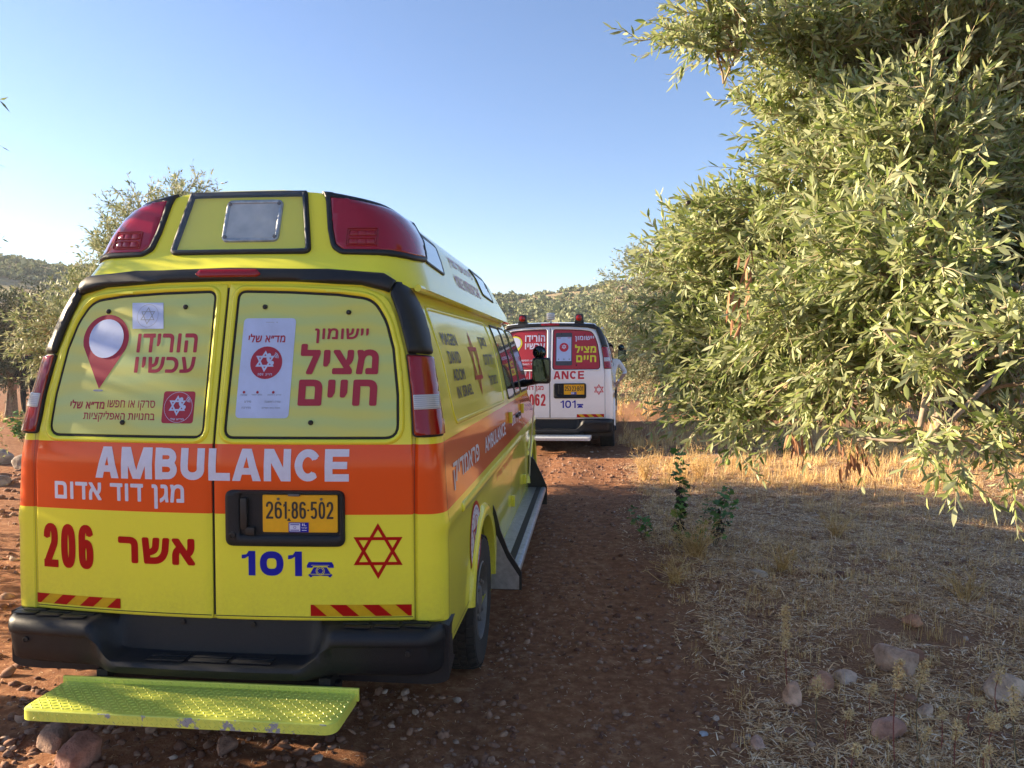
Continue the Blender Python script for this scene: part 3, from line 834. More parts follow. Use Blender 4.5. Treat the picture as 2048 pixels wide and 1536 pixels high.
    def bar(cx, cy, ang, L=.021, w=.0042, h=.0022, pf=None):
        ca, sa = math.cos(ang), math.sin(ang); vs = []
        for a, b_, hh in ((-L / 2, 0, 0), (0, -w / 2, 0), (L / 2, 0, 0), (0, w / 2, 0), (-L * .18, 0, h), (L * .18, 0, h)):
            vs.append(pf(cx + a * ca - b_ * sa, cy + a * sa + b_ * ca, hh))
        g.add(vs, [(0, 1, 4), (1, 5, 4), (1, 2, 5), (2, 3, 5), (3, 4, 5), (3, 0, 4)])
    top = lambda a, b_, h: (a, b_, tz + h + .0002); fr = lambda a, b_, h: (a, -.3383 - h, b_); lip = lambda a, b_, h: (a, -.0652 - h, b_)
    ny = 12; nx = 60
    for i in range(nx):
        for j in range(ny):
            x = -xw + .016 + i * (2 * xw - .03) / (nx - 1); y = -.075 - j * .0215
            if y < -.30 and abs(x) > xw - .035: continue
            bar(x, y, math.radians(32 if (i + j) % 2 else -52), pf=top)
        for j in range(2):
            x = -xw + .065 + i * (2 * xw - .13) / (nx - 1); bar(x, tz - .013 - j * .018, math.radians(45 if (i + j) % 2 else -45), L=.018, pf=fr)
        x = -xw + .01 + i * (2 * xw - .02) / (nx - 1); bar(x, tz + .01, math.radians(45 if i % 2 else -45), L=.017, pf=lip)
    g.build('tread_pattern', c['tread'], st)
    g = MB(); g.box((-.5, .12, .33), (.05, .3, .05)); g.box((.5, .12, .33), (.05, .3, .05)); g.box((0, .03, .30), (1.1, .04, .04)); g.build('step_brackets', M_SEAL, st)
    # ---- wheels
    R = .375
    def wheel(x, y, s):
        e = empty('wheel', (x, y, HUBZ)); e.parent = root
        W = .12; pr = [(R * .60, -W * .9), (R * .80, -W), (R * .93, -W * .98), (R * .985, -W * .82), (R, -W * .6), (R, W * .6), (R * .985, W * .82), (R * .93, W * .98), (R * .80, W), (R * .60, W * .9), (R * .56, W * .6), (R * .56, -W * .6), (R * .60, -W * .9)]
        g = MB().lathe(pr, 48, 'X')
        for row, (h0, h1) in enumerate(((-.115, -.075), (-.066, -.028), (-.02, .02), (.028, .066), (.075, .115))):
            nb = 44
            for k in range(nb):
                a0 = 2 * PI * (k + (row % 2) * .5) / nb; da = 2 * PI / nb * .34; vs = []
                for (aa, hh) in ((a0 - da, h0), (a0 + da, h0), (a0 + da, h1), (a0 - da, h1)):
                    sh = .010 * math.copysign(1, hh) * 0
                    for rr in (R - .006 if abs(hh) < .1 else R * .96, R + .008 if abs(hh) < .1 else R * .985):
                        vs.append((hh + sh, rr * math.cos(aa), rr * math.sin(aa)))
                g.add(vs, [(1, 3, 5, 7), (0, 1, 3, 2), (2, 3, 5, 4), (4, 5, 7, 6), (6, 7, 1, 0)])
        g.build('tyre', M_TYRE, e, angle=40)
        g = MB().lathe([(R * .60, s * .105), (R * .575, s * .112), (R * .54, s * .09), (R * .50, s * .02), (R * .42, s * .035), (R * .34, s * .075), (R * .26, s * .09), (R * .22, s * .085), (R * .20, s * .10), (.001, s * .105)], 36, 'X')
        for k in range(8):
            a = 2 * PI * k / 8; g.lathe([(.012, s * .075), (.012, s * .105), (.0005, s * .11)], 8, 'X', (0, R * .30 * math.cos(a), R * .30 * math.sin(a)))
        g.build('rim', M_RIM, e, angle=40)
        g = MB()
        for k in range(8):
            a = 2 * PI * (k + .5) / 8; g.lathe([(.022, s * .0), (.022, s * .058), (.0005, s * .060)], 10, 'X', (0, R * .43 * math.cos(a), R * .43 * math.sin(a)))
        g.build('rim_holes', M_SEAL, e)
    for hy in HUB:
        for s in (-1, 1): wheel(s * .885, hy, s)
    # ---- running boards and mud flaps
    if c['boards']:
        for s in (-1, 1):
            g = MB().box((s * 1.085, 3.2, .355), (.19, 2.95, .045), bev=.012)
            for k in range(6): g.box((s * (1.012 + k * .012), 3.2, .3785), (.005, 2.9, .006))
            g.box((s * 1.155, 3.2, .379), (.03, 2.92, .008), bev=.003)
            b1 = g.build('running_board', M_ALU, root, angle=40)
            g = MB().box((s * 1.108, 3.2, .380), (.045, 2.93, .007)); g.build('grip_strip', M_SEAL, b1)
            g = MB()
            prof = [(.985, .80), (1.02, .72), (1.05, .60), (1.10, .47), (1.165, .37), (1.185, .335), (1.185, .22), (.95, .22), (.95, .80)]
            vs = [(s * x, 1.715, z) for x, z in prof] + [(s * x, 1.735, z) for x, z in prof]; k = len(prof)
            g.add(vs, [tuple(range(k)), tuple(range(2 * k - 1, k - 1, -1))] + [(i, (i + 1) % k, k + (i + 1) % k, k + i) for i in range(k)])
            mf = g.build('mud_flap', M_BLKT, b1, smooth=False)
            g = MB(); prof2 = [(.99, .62), (1.03, .56), (1.09, .43), (1.17, .31), (1.17, .225), (.96, .225), (.96, .62)]
            vs = [(s * x, 1.711, z) for x, z in prof2]; g.add(vs, [tuple(range(len(prof2)))]); g.build('splash_plate', M_ALU, b1, smooth=False)
            g = MB(); prof = [(.98, .72), (1.06, .66), (1.14, .5), (1.19, .38), (1.19, .2), (.98, .2)]
            vs = [(s * x, 4.67, z) for x, z in prof] + [(s * x, 4.70, z) for x, z in prof]; k = len(prof)
            g.add(vs, [tuple(range(k)), tuple(range(2 * k - 1, k - 1, -1))] + [(i, (i + 1) % k, k + (i + 1) % k, k + i) for i in range(k)])
            g.build('mud_flap', M_BLKT, b1, smooth=False)
    # ---- mirrors
    for s in (-1, 1):
        y = c['mirror_y']
        g = MB().box((s * 1.145, y + .05, 1.575), (.185, .10, .26), bev=.035)
        g.tube([(s * .93, y + .22, 1.44), (s * 1.02, y + .12, 1.455), (s * 1.10, y + .06, 1.47)], [.045, .032, .03], 10)
        g.lathe([(.001, .055), (.045, .05), (.064, .02), (.067, 0), (.060, -.006)], 20, 'Y', (s * 1.125, y + .03, 1.755)); g.tube([(s * 1.13, y + .05, 1.69), (s * 1.125, y + .05, 1.74)], .022, 8)
        mr = g.build('side_mirror', M_BLKT, root, angle=50)
        g = MB(); o = roundp(rect(-.078, -.108, .078, .108), .03); V, F = fill([o]); g.add([(s * 1.145 + u, y - .0025, 1.578 + v) for u, v in V], F); g.build('mirror_glass', M_MIRR, mr)
        g = MB()
        rows = []
        for i in range(5):
            for k in range(16):
                r = .055 * i / 4; a = 2 * PI * k / 16; rows.append((s * 1.125 + r * math.cos(a), y + .012 + .02 * (i / 4) ** 2 - .004, 1.755 + r * math.sin(a)))
        g.add(rows, [(i * 16 + k, i * 16 + (k + 1) % 16, (i + 1) * 16 + (k + 1) % 16, (i + 1) * 16 + k) for i in range(4) for k in range(16)]); g.build('spot_mirror', M_MIRR, mr)
    g = MB().tube([(1.02, 4.62, .75), (1.045, 4.64, 1.05), (1.075, 4.70, 1.45)], [.011, .007, .003], 8); g.tube([(1.0, 4.62, .78), (1.02, 4.62, .75), (1.015, 4.61, .5)], .008, 8)
    g.build('whip_antenna', plain('antenna_pale', (.5, .42, .28), .5), root)
    # ---- writing on the sides
    for s in (-1, 1):
        for (nm_, mat_, cs, off) in c['side_decals']:
            for q_ in groups(cs):
                g = MB(); sheet(g, q_, sside(s), off, .10, s); g.build(nm_, mat_, body)
    return body

def raised_roof(root, c):
    lv = [2.03, 2.045, 2.06, 2.08, 2.10, 2.13, 2.17, 2.21, 2.25, 2.30, 2.34, 2.38, 2.41, 2.43, 2.45, 2.465, 2.48, 2.49, 2.50, 2.508, 2.515]
    vs, fs = loft_shell(lv, sroof, lambda z: lerp(z, YFR), nose=.12)
    # the bottom edge arches up over the doors
    V2 = []
    for (x, y, z) in vs:
        if z < 2.2:
            k = max(0, 1 - (y - .2) / .6) if y > .2 else 1
            lift = .075 * max(0, 1 - (abs(x) / .80) ** 2) * k
            z = z + lift * (2.2 - z) / .17
        V2.append((x, y, z))
    roof = MB().add(V2, fs).build('raised_roof', M_YEL2, root, angle=35)
    for s in (-1, 1):
        T = side_of(s)
        o = roundp([(.372, 2.487), (.405, 2.30), (.43, 2.215), (.475, 2.182), (.70, 2.178), (.86, 2.170), (1.03, 2.185), (1.055, 2.30), (1.05, 2.43), (.80, 2.452), (.62, 2.462), (.47, 2.477)],
                   [.01, 0, .02, .02, 0, .02, .04, .03, .05, .03, .02, .02], 4)
        o = T([o])[0]
        g = MB(); panel(g, o, [inset(o, .024)], sroof, .016, .02, .006, .04); gk = g.build('lamp_gasket', M_BLKT, roof, angle=60)
        g = MB(); panel(g, inset(o, .022), [], sroof, .014, .016, .008, .035); g.build('beacon_lens', M_LENS, roof, angle=60)
        g = MB()
        for k in range(2):
            pp = T([roundp(rect(.503, 2.226 + k * .040, .640, 2.258 + k * .040), .012)])[0]
            panel(g, pp, [inset(pp, .005)], sroof, .0195, .006, .002, .05)
            for q in range(3): 
                p3 = T([rect(.512 + q * .042, 2.231 + k * .040, .546 + q * .042, 2.253 + k * .040)])[0]; panel(g, p3, [], sroof, .0175, .004, .002, .05)
        pp = T([roundp(rect(.495, 2.218, .648, 2.306), .010)])[0]; panel(g, pp, [inset(pp, .004)], sroof, .0195, .006, .0015, .05)
        g.build('flasher_module', M_LENS2, roof, angle=60)
        for (y0, y1, y2, y3) in ((.66, 1.12, 1.20, .76), (2.75, 3.35, 3.15, 2.55)):
            g = MB(); ff = sside(s, HR); o2 = roundp([(y0, 2.185), (y1, 2.165), (y2, 2.35), (y3, 2.37)], .03)
            panel(g, o2, [inset(o2, .014)], ff, .008, .01, .003, .08, s); gl = g.build('lamp_gasket', M_BLKT, roof)
            g = MB(); panel(g, inset(o2, .012), [], ff, .006, .008, .003, .08, s); g.build('side_lamp', plain('pale_side_lens', (.34, .42, .50), .2, coat=1, var=.05), roof)
        g = MB(); sf = sside(s, HR); sheet(g, heb('ניידת טיפול נמרץ', (1.5, 2.255, 2.45, 2.34), .06), sf, .003, .1, s); g.build('roof_lettering', plain('faded_red_vinyl', (.52, .22, .20), .4), roof); g = MB(); sheet(g, latin('MOBILE INTENSIVE CARE', (1.5, 2.14, 2.55, 2.22), .07), sf, .003, .1, s)
        g.build('roof_lettering', plain('faded_red_vinyl', (.52, .22, .20), .4), roof)
        g = MB(); g.add([(s * .73, 3.55, 2.17), (s * .69, 3.6, 2.32), (s * .80, 3.62, 2.185), (s * .74, 3.9, 2.16), (s * .68, 3.85, 2.3)], [(0, 2, 1), (0, 3, 2), (1, 2, 4), (2, 3, 4), (0, 1, 4, 3)]); g.build('corner_lamp', glassy('blue_lens', (.10, .16, .45), .08), roof, smooth=False)
    # clear cover with the scene light behind it
    o = roundp([(-.328, 2.190), (.338, 2.182), (.338, 2.215), (.286, 2.494), (-.290, 2.496), (-.325, 2.215)], [.03, .03, 0, .012, .012, 0], 5)
    o = roundp([(-.342, 2.184), (.342, 2.184), (.286, 2.494), (-.286, 2.494)], [.04, .04, .008, .008], 6)
    g = MB(); panel(g, o, [inset(o, .024)], sroof, .020, .024, .008, .05); g.build('lamp_gasket', M_BLKT, roof, angle=60)
    g = MB(); p = roundp(rect(-.095, 2.247, .178, 2.452), .03, 6); panel(g, p, [inset(p, .018)], sroof, .012, .014, .004, .05)
    sl = g.build('scene_light', M_ALU, roof, angle=60)
    g = MB(); panel(g, inset(p, .017), [], sroof, .008, .008, .002, .05)
    m, nt, b = newmat('light_diffuser'); cc = objc(nt); n_ = noise(nt, 9, 3, .5, cc)
    r_ = ramp(nt, n_.outputs[0], [(.35, (.40, .43, .45)), (.65, (.56, .58, .59))]); nt.links.new(r_.outputs[0], b.inputs['Base Color']); b.inputs['Roughness'].default_value = .25
    g.build('light_diffuser', m, sl)
    g = MB()
    for (u, v) in ((-.078, 2.268), (.161, 2.268), (-.078, 2.431), (.161, 2.431)): g.lathe([(.009, .002), (.009, -.003), (.0005, -.005)], 10, 'Y', on(sroof, u, v, .013)[:])
    g.build('light_screws', M_RIM, sl)
    m, nt, b = newmat('clear_cover')
    tr = nt.nodes.new('ShaderNodeBsdfTransparent'); tr.inputs[0].default_value = (.93, .95, .94, 1); gls = nt.nodes.new('ShaderNodeBsdfGlossy'); gls.inputs['Roughness'].default_value = .06
    ms = nt.nodes.new('ShaderNodeMixShader')
    ms.inputs[0].default_value = .10; nt.links.new(tr.outputs[0], ms.inputs[1]); nt.links.new(gls.outputs[0], ms.inputs[2]); nt.links.new(ms.outputs[0], nt.nodes['Material Output'].inputs[0])
    g = MB(); sheet(g, [inset(o, .012)], sroof, .022, .05); g.build('clear_cover', m, roof)
    return roof

# ------------------------------------------------------------------ the writing of the yellow van
def letters_ambulance(off_x=0):
    L = [('A', 191.4, 242), ('M', 247.4, 313), ('B', 319.3, 365), ('U', 371.8, 419.7), ('L', 427.7, 470.4), ('A', 474.4, 530.8), ('N', 536.4, 588), ('C', 595.5, 645.7), ('E', 652.4, 698)]
    left = []; right = []
    for ch, a, b in L:
        x0 = -.548 + (a - 191.4) * .0022525; x1 = -.548 + (b - 191.4) * .0022525
        (left if x1 < 0 else right).extend(glyph(ch, x0, 1.186, x1, 1.323, .0335))
    return left, right

def chevrons(x0, x1, z0, z1, up):
    """red and yellow slanted bars"""
    red = []; k = z1 - z0; n = 7; w = (x1 - x0 + k * 1.15) / n; sl = k * 1.15 * (1 if up else -1)
    for i in range(0, n, 2):
        a = x0 - (k * 1.15 if up else 0) + i * w; b = a + w
        q = [(a, z0), (b, z0), (b + sl, z1), (a + sl, z1)]
        if not up: q = [(p[0] + (0), p[1]) for p in q]
        # clip to the strip
        def clip(poly, xv, keep_right):
            out = []
            for j in range(len(poly)):
                p, r = poly[j], poly[(j + 1) % len(poly)]
                ip = (p[0] >= xv) if keep_right else (p[0] <= xv); ir = (r[0] >= xv) if keep_right else (r[0] <= xv)
                if ip: out.append(p)
                if ip != ir: t = (xv - p[0]) / (r[0] - p[0]); out.append((xv, p[1] + (r[1] - p[1]) * t))
            return out
        q = clip(q, x0, True)
        if len(q) > 2: q = clip(q, x1, False)
        if len(q) > 2: red.append(q)
    return red

def handset(cx, cz, s):
    arcp = [(cx + s * (-.05 + .42 * math.cos(math.radians(a))), cz + s * (.42 * math.sin(math.radians(a)))) for a in range(150, 261, 22)]
    out = strokes(arcp, s * .20); out += [disc(arcp[0][0] + s * .05, arcp[0][1] + s * .02, s * .17, 12), disc(arcp[-1][0] + s * .05, arcp[-1][1], s * .17, 12)]
    for r in (.18, .30, .42):
        p = [(cx + s * (.0 + r * math.cos(math.radians(a))), cz + s * (.05 + r * math.sin(math.radians(a)))) for a in range(-10, 71, 20)]; out += strokes(p, s * .055)
    return out

AL, AR = letters_ambulance()
DIG = {'1': .42, '-': .16}
HZL = (-.862, -.436, .611, .655); HZR = (.426, .855, .607, .656)
def phone_icon(x0, z0, x1, z1):
    W = x1 - x0; H = z1 - z0; q = lambda *p: [(x0 + a * W, z0 + b * H) for a, b in p]
    return [q((.0, .62), (.20, .62), (.24, .74), (.76, .74), (.80, .62), (1, .62), (1, .78), (.93, 1), (.07, 1), (0, .78)),
            q((.06, .08), (.94, .08), (.94, .2), (.06, .2)), q((.12, .22), (.88, .22), (.74, .66), (.26, .66)), q((.1, 0), (.2, 0), (.2, .1), (.1, .1)), q((.8, 0), (.9, 0), (.9, .1), (.8, .1))]

def yellow_cfg():
    c = dict(kind='yellow', paint=M_YEL, paint2=M_YEL2, film=M_FILM, tread=M_TREAD, boards=True, mirror_y=4.42, seams=(2.9, 3.5, 3.98))
    c['bolts'] = {-1: [(-.569, 1.922), (-.19, 1.939), (-.431, 1.428)], 1: [(.18, 1.937), (.554, 1.912), (.422, 1.434)]}
    pin = [(-.566 + .116 * math.cos(math.radians(a)), 1.795 + .112 * math.sin(math.radians(a))) for a in range(-25, 206, 11)] + [(-.569, 1.573)]
    qx = -.172; qz = 1.496
    L = [('lettering', M_WVIN, G([AL, heb('מגן דוד אדום', (-.758, 1.058, -.127, 1.166), .055)]), .0035),
         ('fleet_number', M_RED, word('206', (-.822, .776, -.566, .974), .034, {}, .13), .0035), ('name_lettering', M_RED, heb('אשר', (-.443, .815, -.081, .931), .09), .0035),
         ('hazard_strip', M_AMB, [rect(HZL[0], HZL[2], HZL[1], HZL[3])], .0035), ('hazard_bars', M_RED, chevrons(*HZL, True), .0045),
         ('window_lettering', M_REDW, G([heb('הורידו', (-.405, 1.735, -.116, 1.820), .06), heb('עכשיו', (-.405, 1.645, -.116, 1.716), .06), heb('סרקו או חפשו', (-.515, 1.480, -.284, 1.524), .02) + heb('מד״א שלי', (-.705, 1.485, -.53, 1.524), .06), heb('בחנויות האפליקציות', (-.630, 1.428, -.280, 1.476), .03)]), .0018),
         ('pin_print', M_REDW, [pin], .0018), ('app_badge', M_REDW, [roundp(rect(-.247, 1.427, -.100, 1.565), .014)], .0018),
         ('pale_print', M_WFILM, G([[disc(-.563, 1.798, .088, 30)], [[(-.436, 1.841), (-.284, 1.841), (-.299, 1.959), (-.453, 1.960)]], ring(-.173, 1.496, .066, .0016, 36) + star(qx - .006, qz + .007, .044, .007) + heb('מד״א שלי', (-.205, 1.440, -.142, 1.450), .04)]), .0035),
         ('pin_shadow', M_GREY, [disc(-.572, 1.566, .026, 16, .005)], .002),
         ('printed_mark', M_GREY, star(-.368, 1.900, .040, .0035) + ring(-.368, 1.900, .052, .0015, 30), .0045),
         ('handset_print', M_WFILM, handset(qx + .030, qz + .022, .052), .0045)]
    cx, cz = .207, 1.690
    R_ = [('lettering', M_WVIN, AR, .0035),
          ('emergency_number', M_BLUE, word('101', (.128, .779, .390, .885), .030, {'1': .36, '0': .62}, .12), .0035), ('telephone_mark', M_BLUE, phone_icon(.411, .775, .526, .840), .0035),
          ('dial_ring', M_YTXT, ring(.4685, .802, .019, .0022, 20) + [disc(.4685 + .0125 * math.cos(a * PI / 5), .802 + .0125 * math.sin(a * PI / 5), .0024, 6) for a in range(10)] + [rect(.430, .826, .507, .8275), rect(.428, .786, .509, .7873)], .0048),
          ('star_emblem', M_RED, star(.714, .887, .1195, .0135, 1.01), .0035),
          ('hazard_strip', M_AMB, [rect(HZR[0], HZR[2], HZR[1], HZR[3])], .0035), ('hazard_bars', M_RED, chevrons(*HZR, False), .0045),
          ('phone_print', M_WFILM, [roundp(rect(.090, 1.452, .324, 1.886), .02)], .0025),
          ('window_lettering', M_REDW, G([heb('יישומון', (.412, 1.775, .647, 1.841), .05), heb('מציל', (.357, 1.640, .697, 1.772), .09), heb('חיים', (.359, 1.505, .698, 1.617), .09), heb('מד״א שלי', (.118, 1.779, .283, 1.817), .05)]), .0035),
          ('app_badge', M_REDW, [disc(cx, cz, .071, 32)], .0035),
          ('app_mark', M_WFILM, star(cx - .006, cz + .006, .047, .0075) + heb('חייג 101', (cx - .032, 1.634, cx + .03, 1.645), .04), .0045),
          ('handset_print', M_WFILM, handset(cx + .030, cz + .020, .052), .0055),
          ('app_menu', M_GREY, G([heb('ארון ראשון', (.225, 1.547, .285, 1.554), .02), heb('תיק רפואי', (.155, 1.547, .20, 1.554), .02), heb('שיחות', (.105, 1.547, .135, 1.554), .02)
          , heb('עזרה ראשונה', (.215, 1.518, .285, 1.526), .02), heb('מידע', (.125, 1.518, .155, 1.526), .02), heb('מפת בתי חולים', (.205, 1.492, .285, 1.500), .02), heb('הדרכה', (.115, 1.492, .155, 1.500), .02)
           , [rect(.190, 1.867, .228, 1.8685), disc(.240, 1.8678, .0025, 8)]]), .0035),
          ('app_icons', M_REDW, [disc(.25, 1.562, .006, 8), disc(.18, 1.562, .006, 8), disc(.12, 1.562, .006, 8)], .0045)]
    c['door_decals'] = {-1: L, 1: R_}
    c['plate_text'] = word('261', (.240, 1.027, .330, 1.101), .0092, {'1': .28}, .12) + word('86', (.350, 1.027, .412, 1.101), .0092, {}, .12) + word('502', (.431, 1.027, .528, 1.101), .0092, {}, .12) + [disc(.340, 1.064, .0045, 8), disc(.4215, 1.064, .0045, 8), [(.330, 1.018), (.348, 1.018), (.339, 1.032)]]
    tx = []
    def lat(t, b): return latin(t, b, .05)
    blk = G([lat('MAGEN', (.66, 1.775, 1.10, 1.840)) + lat('DAVID', (.70, 1.680, 1.05, 1.745)) + lat('ADOM', (.72, 1.590, 1.08, 1.652)) + lat('IN ISRAEL', (.74, 1.500, 1.26, 1.562)), heb('מגן', (2.0, 1.765, 2.35, 1.85), .05) + heb('דוד אדום', (2.0, 1.66, 2.45, 1.73), .05) + heb('בישראל', (2.05, 1.52, 2.48, 1.60), .05)])
    red = star(1.60, 1.675, .20, .026)
    wh = G([heb('פראמדיק', (.36, 1.095, 1.20, 1.225), .05), lat('AMBULANCE', (1.45, 1.13, 2.60, 1.225)), heb('מגן דוד אדום', (3.1, 1.12, 3.9, 1.22), .05)])
    c['side_decals'] = [('black_lettering', M_BVIN, blk, .003), ('side_star', M_RED, red, .003), ('stripe_lettering', M_WVIN, wh, .003),
                        ('round_badge', M_WVIN, [disc(.955, .735, .20, 36)], .003), ('badge_ring', M_RED, ring(.955, .735, .20, .022, 40) + ring(.955, .735, .125, .006, 30) + star(.955, .735, .12, .014), .004),
                        ('badge_staff', M_BLUE, [rect(.945, .67, .965, .80)] + [q for a in (0, 60, 120) for q in strokes([(.955 - .05 * math.cos(math.radians(a)), .735 - .05 * math.sin(math.radians(a))), (.955 + .05 * math.cos(math.radians(a)), .735 + .05 * math.sin(math.radians(a)))], .02)] + [disc(.955 + .158 * math.cos(a * PI / 14), .735 + .158 * math.sin(a * PI / 14), .007, 6) for a in range(28)], .005),
                        ('lower_lettering', M_RED, heb('ניידת טיפול נמרץ', (1.95, .88, 3.0, .94), .04), .004)]
    return c

def white_cfg():
    c = dict(kind='white', paint=M_WHT, paint2=M_WHT, film=M_FILMR, tread=plain('grey_tread_plate', (.55, .57, .6), .35, metal=.3), boards=False, mirror_y=4.42, seams=(2.9, 3.5, 3.98))
    c['bolts'] = {-1: [(-.569, 1.922), (-.19, 1.939), (-.431, 1.428)], 1: [(.18, 1.937), (.554, 1.912), (.422, 1.434)]}
    redv = plain('bright_red_vinyl', (.55, .02, .04), .4)
    blank = plain('phone_bezel_print', (.06, .06, .07), .4)
    pin = [(-.566 + .116 * math.cos(math.radians(a)), 1.795 + .112 * math.sin(math.radians(a))) for a in range(-25, 206, 11)] + [(-.569, 1.573)]
    WW = {'A': .66, 'M': .82, 'B': .6, 'U': .6, 'L': .5, 'N': .66, 'C': .66, 'E': .58}
    ramb = word('AMBUL', (-.56, 1.215, -.035, 1.345), .029, WW, .12), word('ANCE', (.062, 1.215, .545, 1.345), .029, WW, .12)
    L = [('lettering', redv, G([ramb[0], heb('מגן דוד אדום', (-.62, 1.02, -.10, 1.11), .05), word('062', (-.33, .79, -.07, .98), .030, {}, .14)]), .0035),
         ('hazard_strip', M_AMB, [rect(HZL[0], HZL[2], HZL[1], HZL[3])], .0035), ('hazard_bars', M_RED, chevrons(*HZL, True), .0045),
         ('yellow_print', M_YTXT, [pin], .0025),
         ('window_lettering', M_WVIN, heb('הורידו', (-.405, 1.815, -.08, 1.92), .06) + heb('עכשיו', (-.405, 1.695, -.08, 1.79), .06) + heb('סרקו או חפשו מד״א שלי', (-.705, 1.49, -.12, 1.535), .03) + heb('בחנויות האפליקציות', (-.63, 1.43, -.12, 1.475), .03) + [disc(-.563, 1.798, .088, 30)], .0035)]
    cx, cz = .225, 1.72
    R_ = [('lettering', redv, ramb[1], .0035),
          ('emergency_number', M_BLUE, word('101', (.17, .755, .41, .875), .022, {'1': .36, '0': .62}, .12), .0035), ('telephone_mark', M_BLUE, phone_icon(.43, .755, .53, .82), .0035),
          ('star_emblem', redv, star(.775, 1.045, .088, .011), .0035),
          ('hazard_strip', M_AMB, [rect(HZR[0], HZR[2], HZR[1], HZR[3])], .0035), ('hazard_bars', M_RED, chevrons(*HZR, False), .0045),
          ('phone_print', blank, [roundp(rect(.09, 1.43, .355, 1.955), .03)], .0025), ('phone_screen', M_WFILM, [rect(.105, 1.50, .340, 1.885)], .0035),
          ('app_mark', redv, [disc(cx, cz, .072, 24)] + [rect(.12, 1.865, .17, 1.875), rect(.28, 1.865, .33, 1.875)], .0045),
          ('app_star', M_WVIN, star(cx, cz + .008, .042, .009), .0055), ('app_icons', M_GREY, [disc(.14, 1.53, .012, 8), disc(.225, 1.53, .012, 8), disc(.31, 1.53, .012, 8)], .0045),
          ('window_lettering', M_WVIN, heb('יישומון', (.40, 1.81, .70, 1.90), .05), .0035),
          ('yellow_lettering', M_YTXT, heb('מציל', (.40, 1.63, .735, 1.76), .08) + heb('חיים', (.42, 1.48, .735, 1.59), .08), .0035)]
    c['door_decals'] = {-1: L, 1: R_}
    c['plate_text'] = word('253', (.240, 1.027, .335, 1.101), .0092, {}, .12) + word('23', (.352, 1.027, .416, 1.101), .0092, {}, .12) + word('801', (.434, 1.027, .528, 1.101), .0092, {'1': .3}, .12) + [disc(.344, 1.064, .0045, 8), disc(.425, 1.064, .0045, 8)]
    c['side_decals'] = [('side_lettering', redv, latin('AMBULANCE', (1.0, 1.45, 2.5, 1.62), .05), .003)]
    return c

# ------------------------------------------------------------------ ground
def vnoise(x, y, s, seed=0):
    """smooth value noise, vectorised"""
    x = np.asarray(x, float) * s + seed * 17.3; y = np.asarray(y, float) * s - seed * 9.1
    xi = np.floor(x).astype(np.int64); yi = np.floor(y).astype(np.int64); fx = x - xi; fy = y - yi
    def h(a, b):
        n = (a * 374761393 + b * 668265263 + seed * 144269) & 0x7fffffff; n = (n ^ (n >> 13)) * 1274126177 & 0x7fffffff
        return ((n ^ (n >> 16)) & 0xffff) / 65535.0
    ux = fx * fx * (3 - 2 * fx); uy = fy * fy * (3 - 2 * fy)
    return (h(xi, yi) * (1 - ux) + h(xi + 1, yi) * ux) * (1 - uy) + (h(xi, yi + 1) * (1 - ux) + h(xi + 1, yi + 1) * ux) * uy
def gz(x, y):
    x = np.asarray(x, float); y = np.asarray(y, float)
    z = -.075 + np.clip((y - 1.2) / 8.0, 0, 1) * .25 + np.clip((y - 9) / 40, 0, 1) * .1
    rough = .035 * (vnoise(x, y, 1.1, 1) - .5) + .030 * (vnoise(x, y, 4, 2) - .5) + .018 * (vnoise(x, y, 13, 3) - .5)
    track = np.exp(-((x - .95) / .35) ** 2) + np.exp(-((x + .95) / .35) ** 2) + np.exp(-((x - 1.6) / .5) ** 2)
    rut = -.022 * (np.exp(-((x - 1.02) / .13) ** 2) + np.exp(-((x + .86) / .13) ** 2) + .7 * np.exp(-((x - 1.75 - .04 * np.sin(y)) / .15) ** 2) * (y > -3))
    z = z + rut
    return z + rough * (1 - .6 * np.clip(track, 0, 1)) + .03 * np.clip((x - 2.2) / 1.5, 0, 1)

def warp(n, lo, hi, c, k=5.2):
    t = np.linspace(0, 1, n); a = np.arcsinh((lo - c) * k); b = np.arcsinh((hi - c) * k)
    return c + np.sinh(a + (b - a) * t) / k
gx = warp(330, -260, 300, 2.0, .8); gy = warp(330, -60, 420, 1.5, .8)
GX, GY = np.meshgrid(gx, gy); GZ = gz(GX, GY)
nn = len(gx); V = np.stack([GX.ravel(), GY.ravel(), GZ.ravel()], 1)
ii, jj = np.meshgrid(np.arange(nn - 1), np.arange(len(gy) - 1)); b0 = (jj * nn + ii).ravel()
Fq = np.stack([b0, b0 + 1, b0 + nn + 1, b0 + nn], 1)
tag(mesh_obj('ground', V, Fq, M_SOIL, smooth=True), kind='structure')

# hill
def hill_h(x, y):
    x = np.asarray(x, float); y = np.asarray(y, float); r = np.hypot(x, y + 3); az = np.degrees(np.arctan2(x, y + 3))
    crest = np.interp(az, [-60, -45, -40, -34.5, -31, -22, -12, -5, 0, 5, 20, 45], [.12, .118, .116, .104, .090, .082, .080, .083, .090, .098, .115, .12]) * 156
    t = np.clip((r - 45) / 105, 0, 1); s = t * t * (3 - 2 * t) * .55 + t * .45
    drop = np.clip((r - 150) / 120, 0, 1)
    return .1 + crest * s * (1 - .35 * drop) + (vnoise(x, y, .05, 5) - .5) * 2.2 * t + (vnoise(x, y, .18, 6) - .5) * 1.0 * t
hx = np.linspace(-190, 190, 230); hy_ = np.linspace(28, 250, 140)
HX, HY = np.meshgrid(hx, hy_); HZ = hill_h(HX, HY); HZ = np.where(np.hypot(HX, HY + 3) < 46, -.6, HZ)
n2_ = len(hx); V = np.stack([HX.ravel(), HY.ravel(), HZ.ravel()], 1)
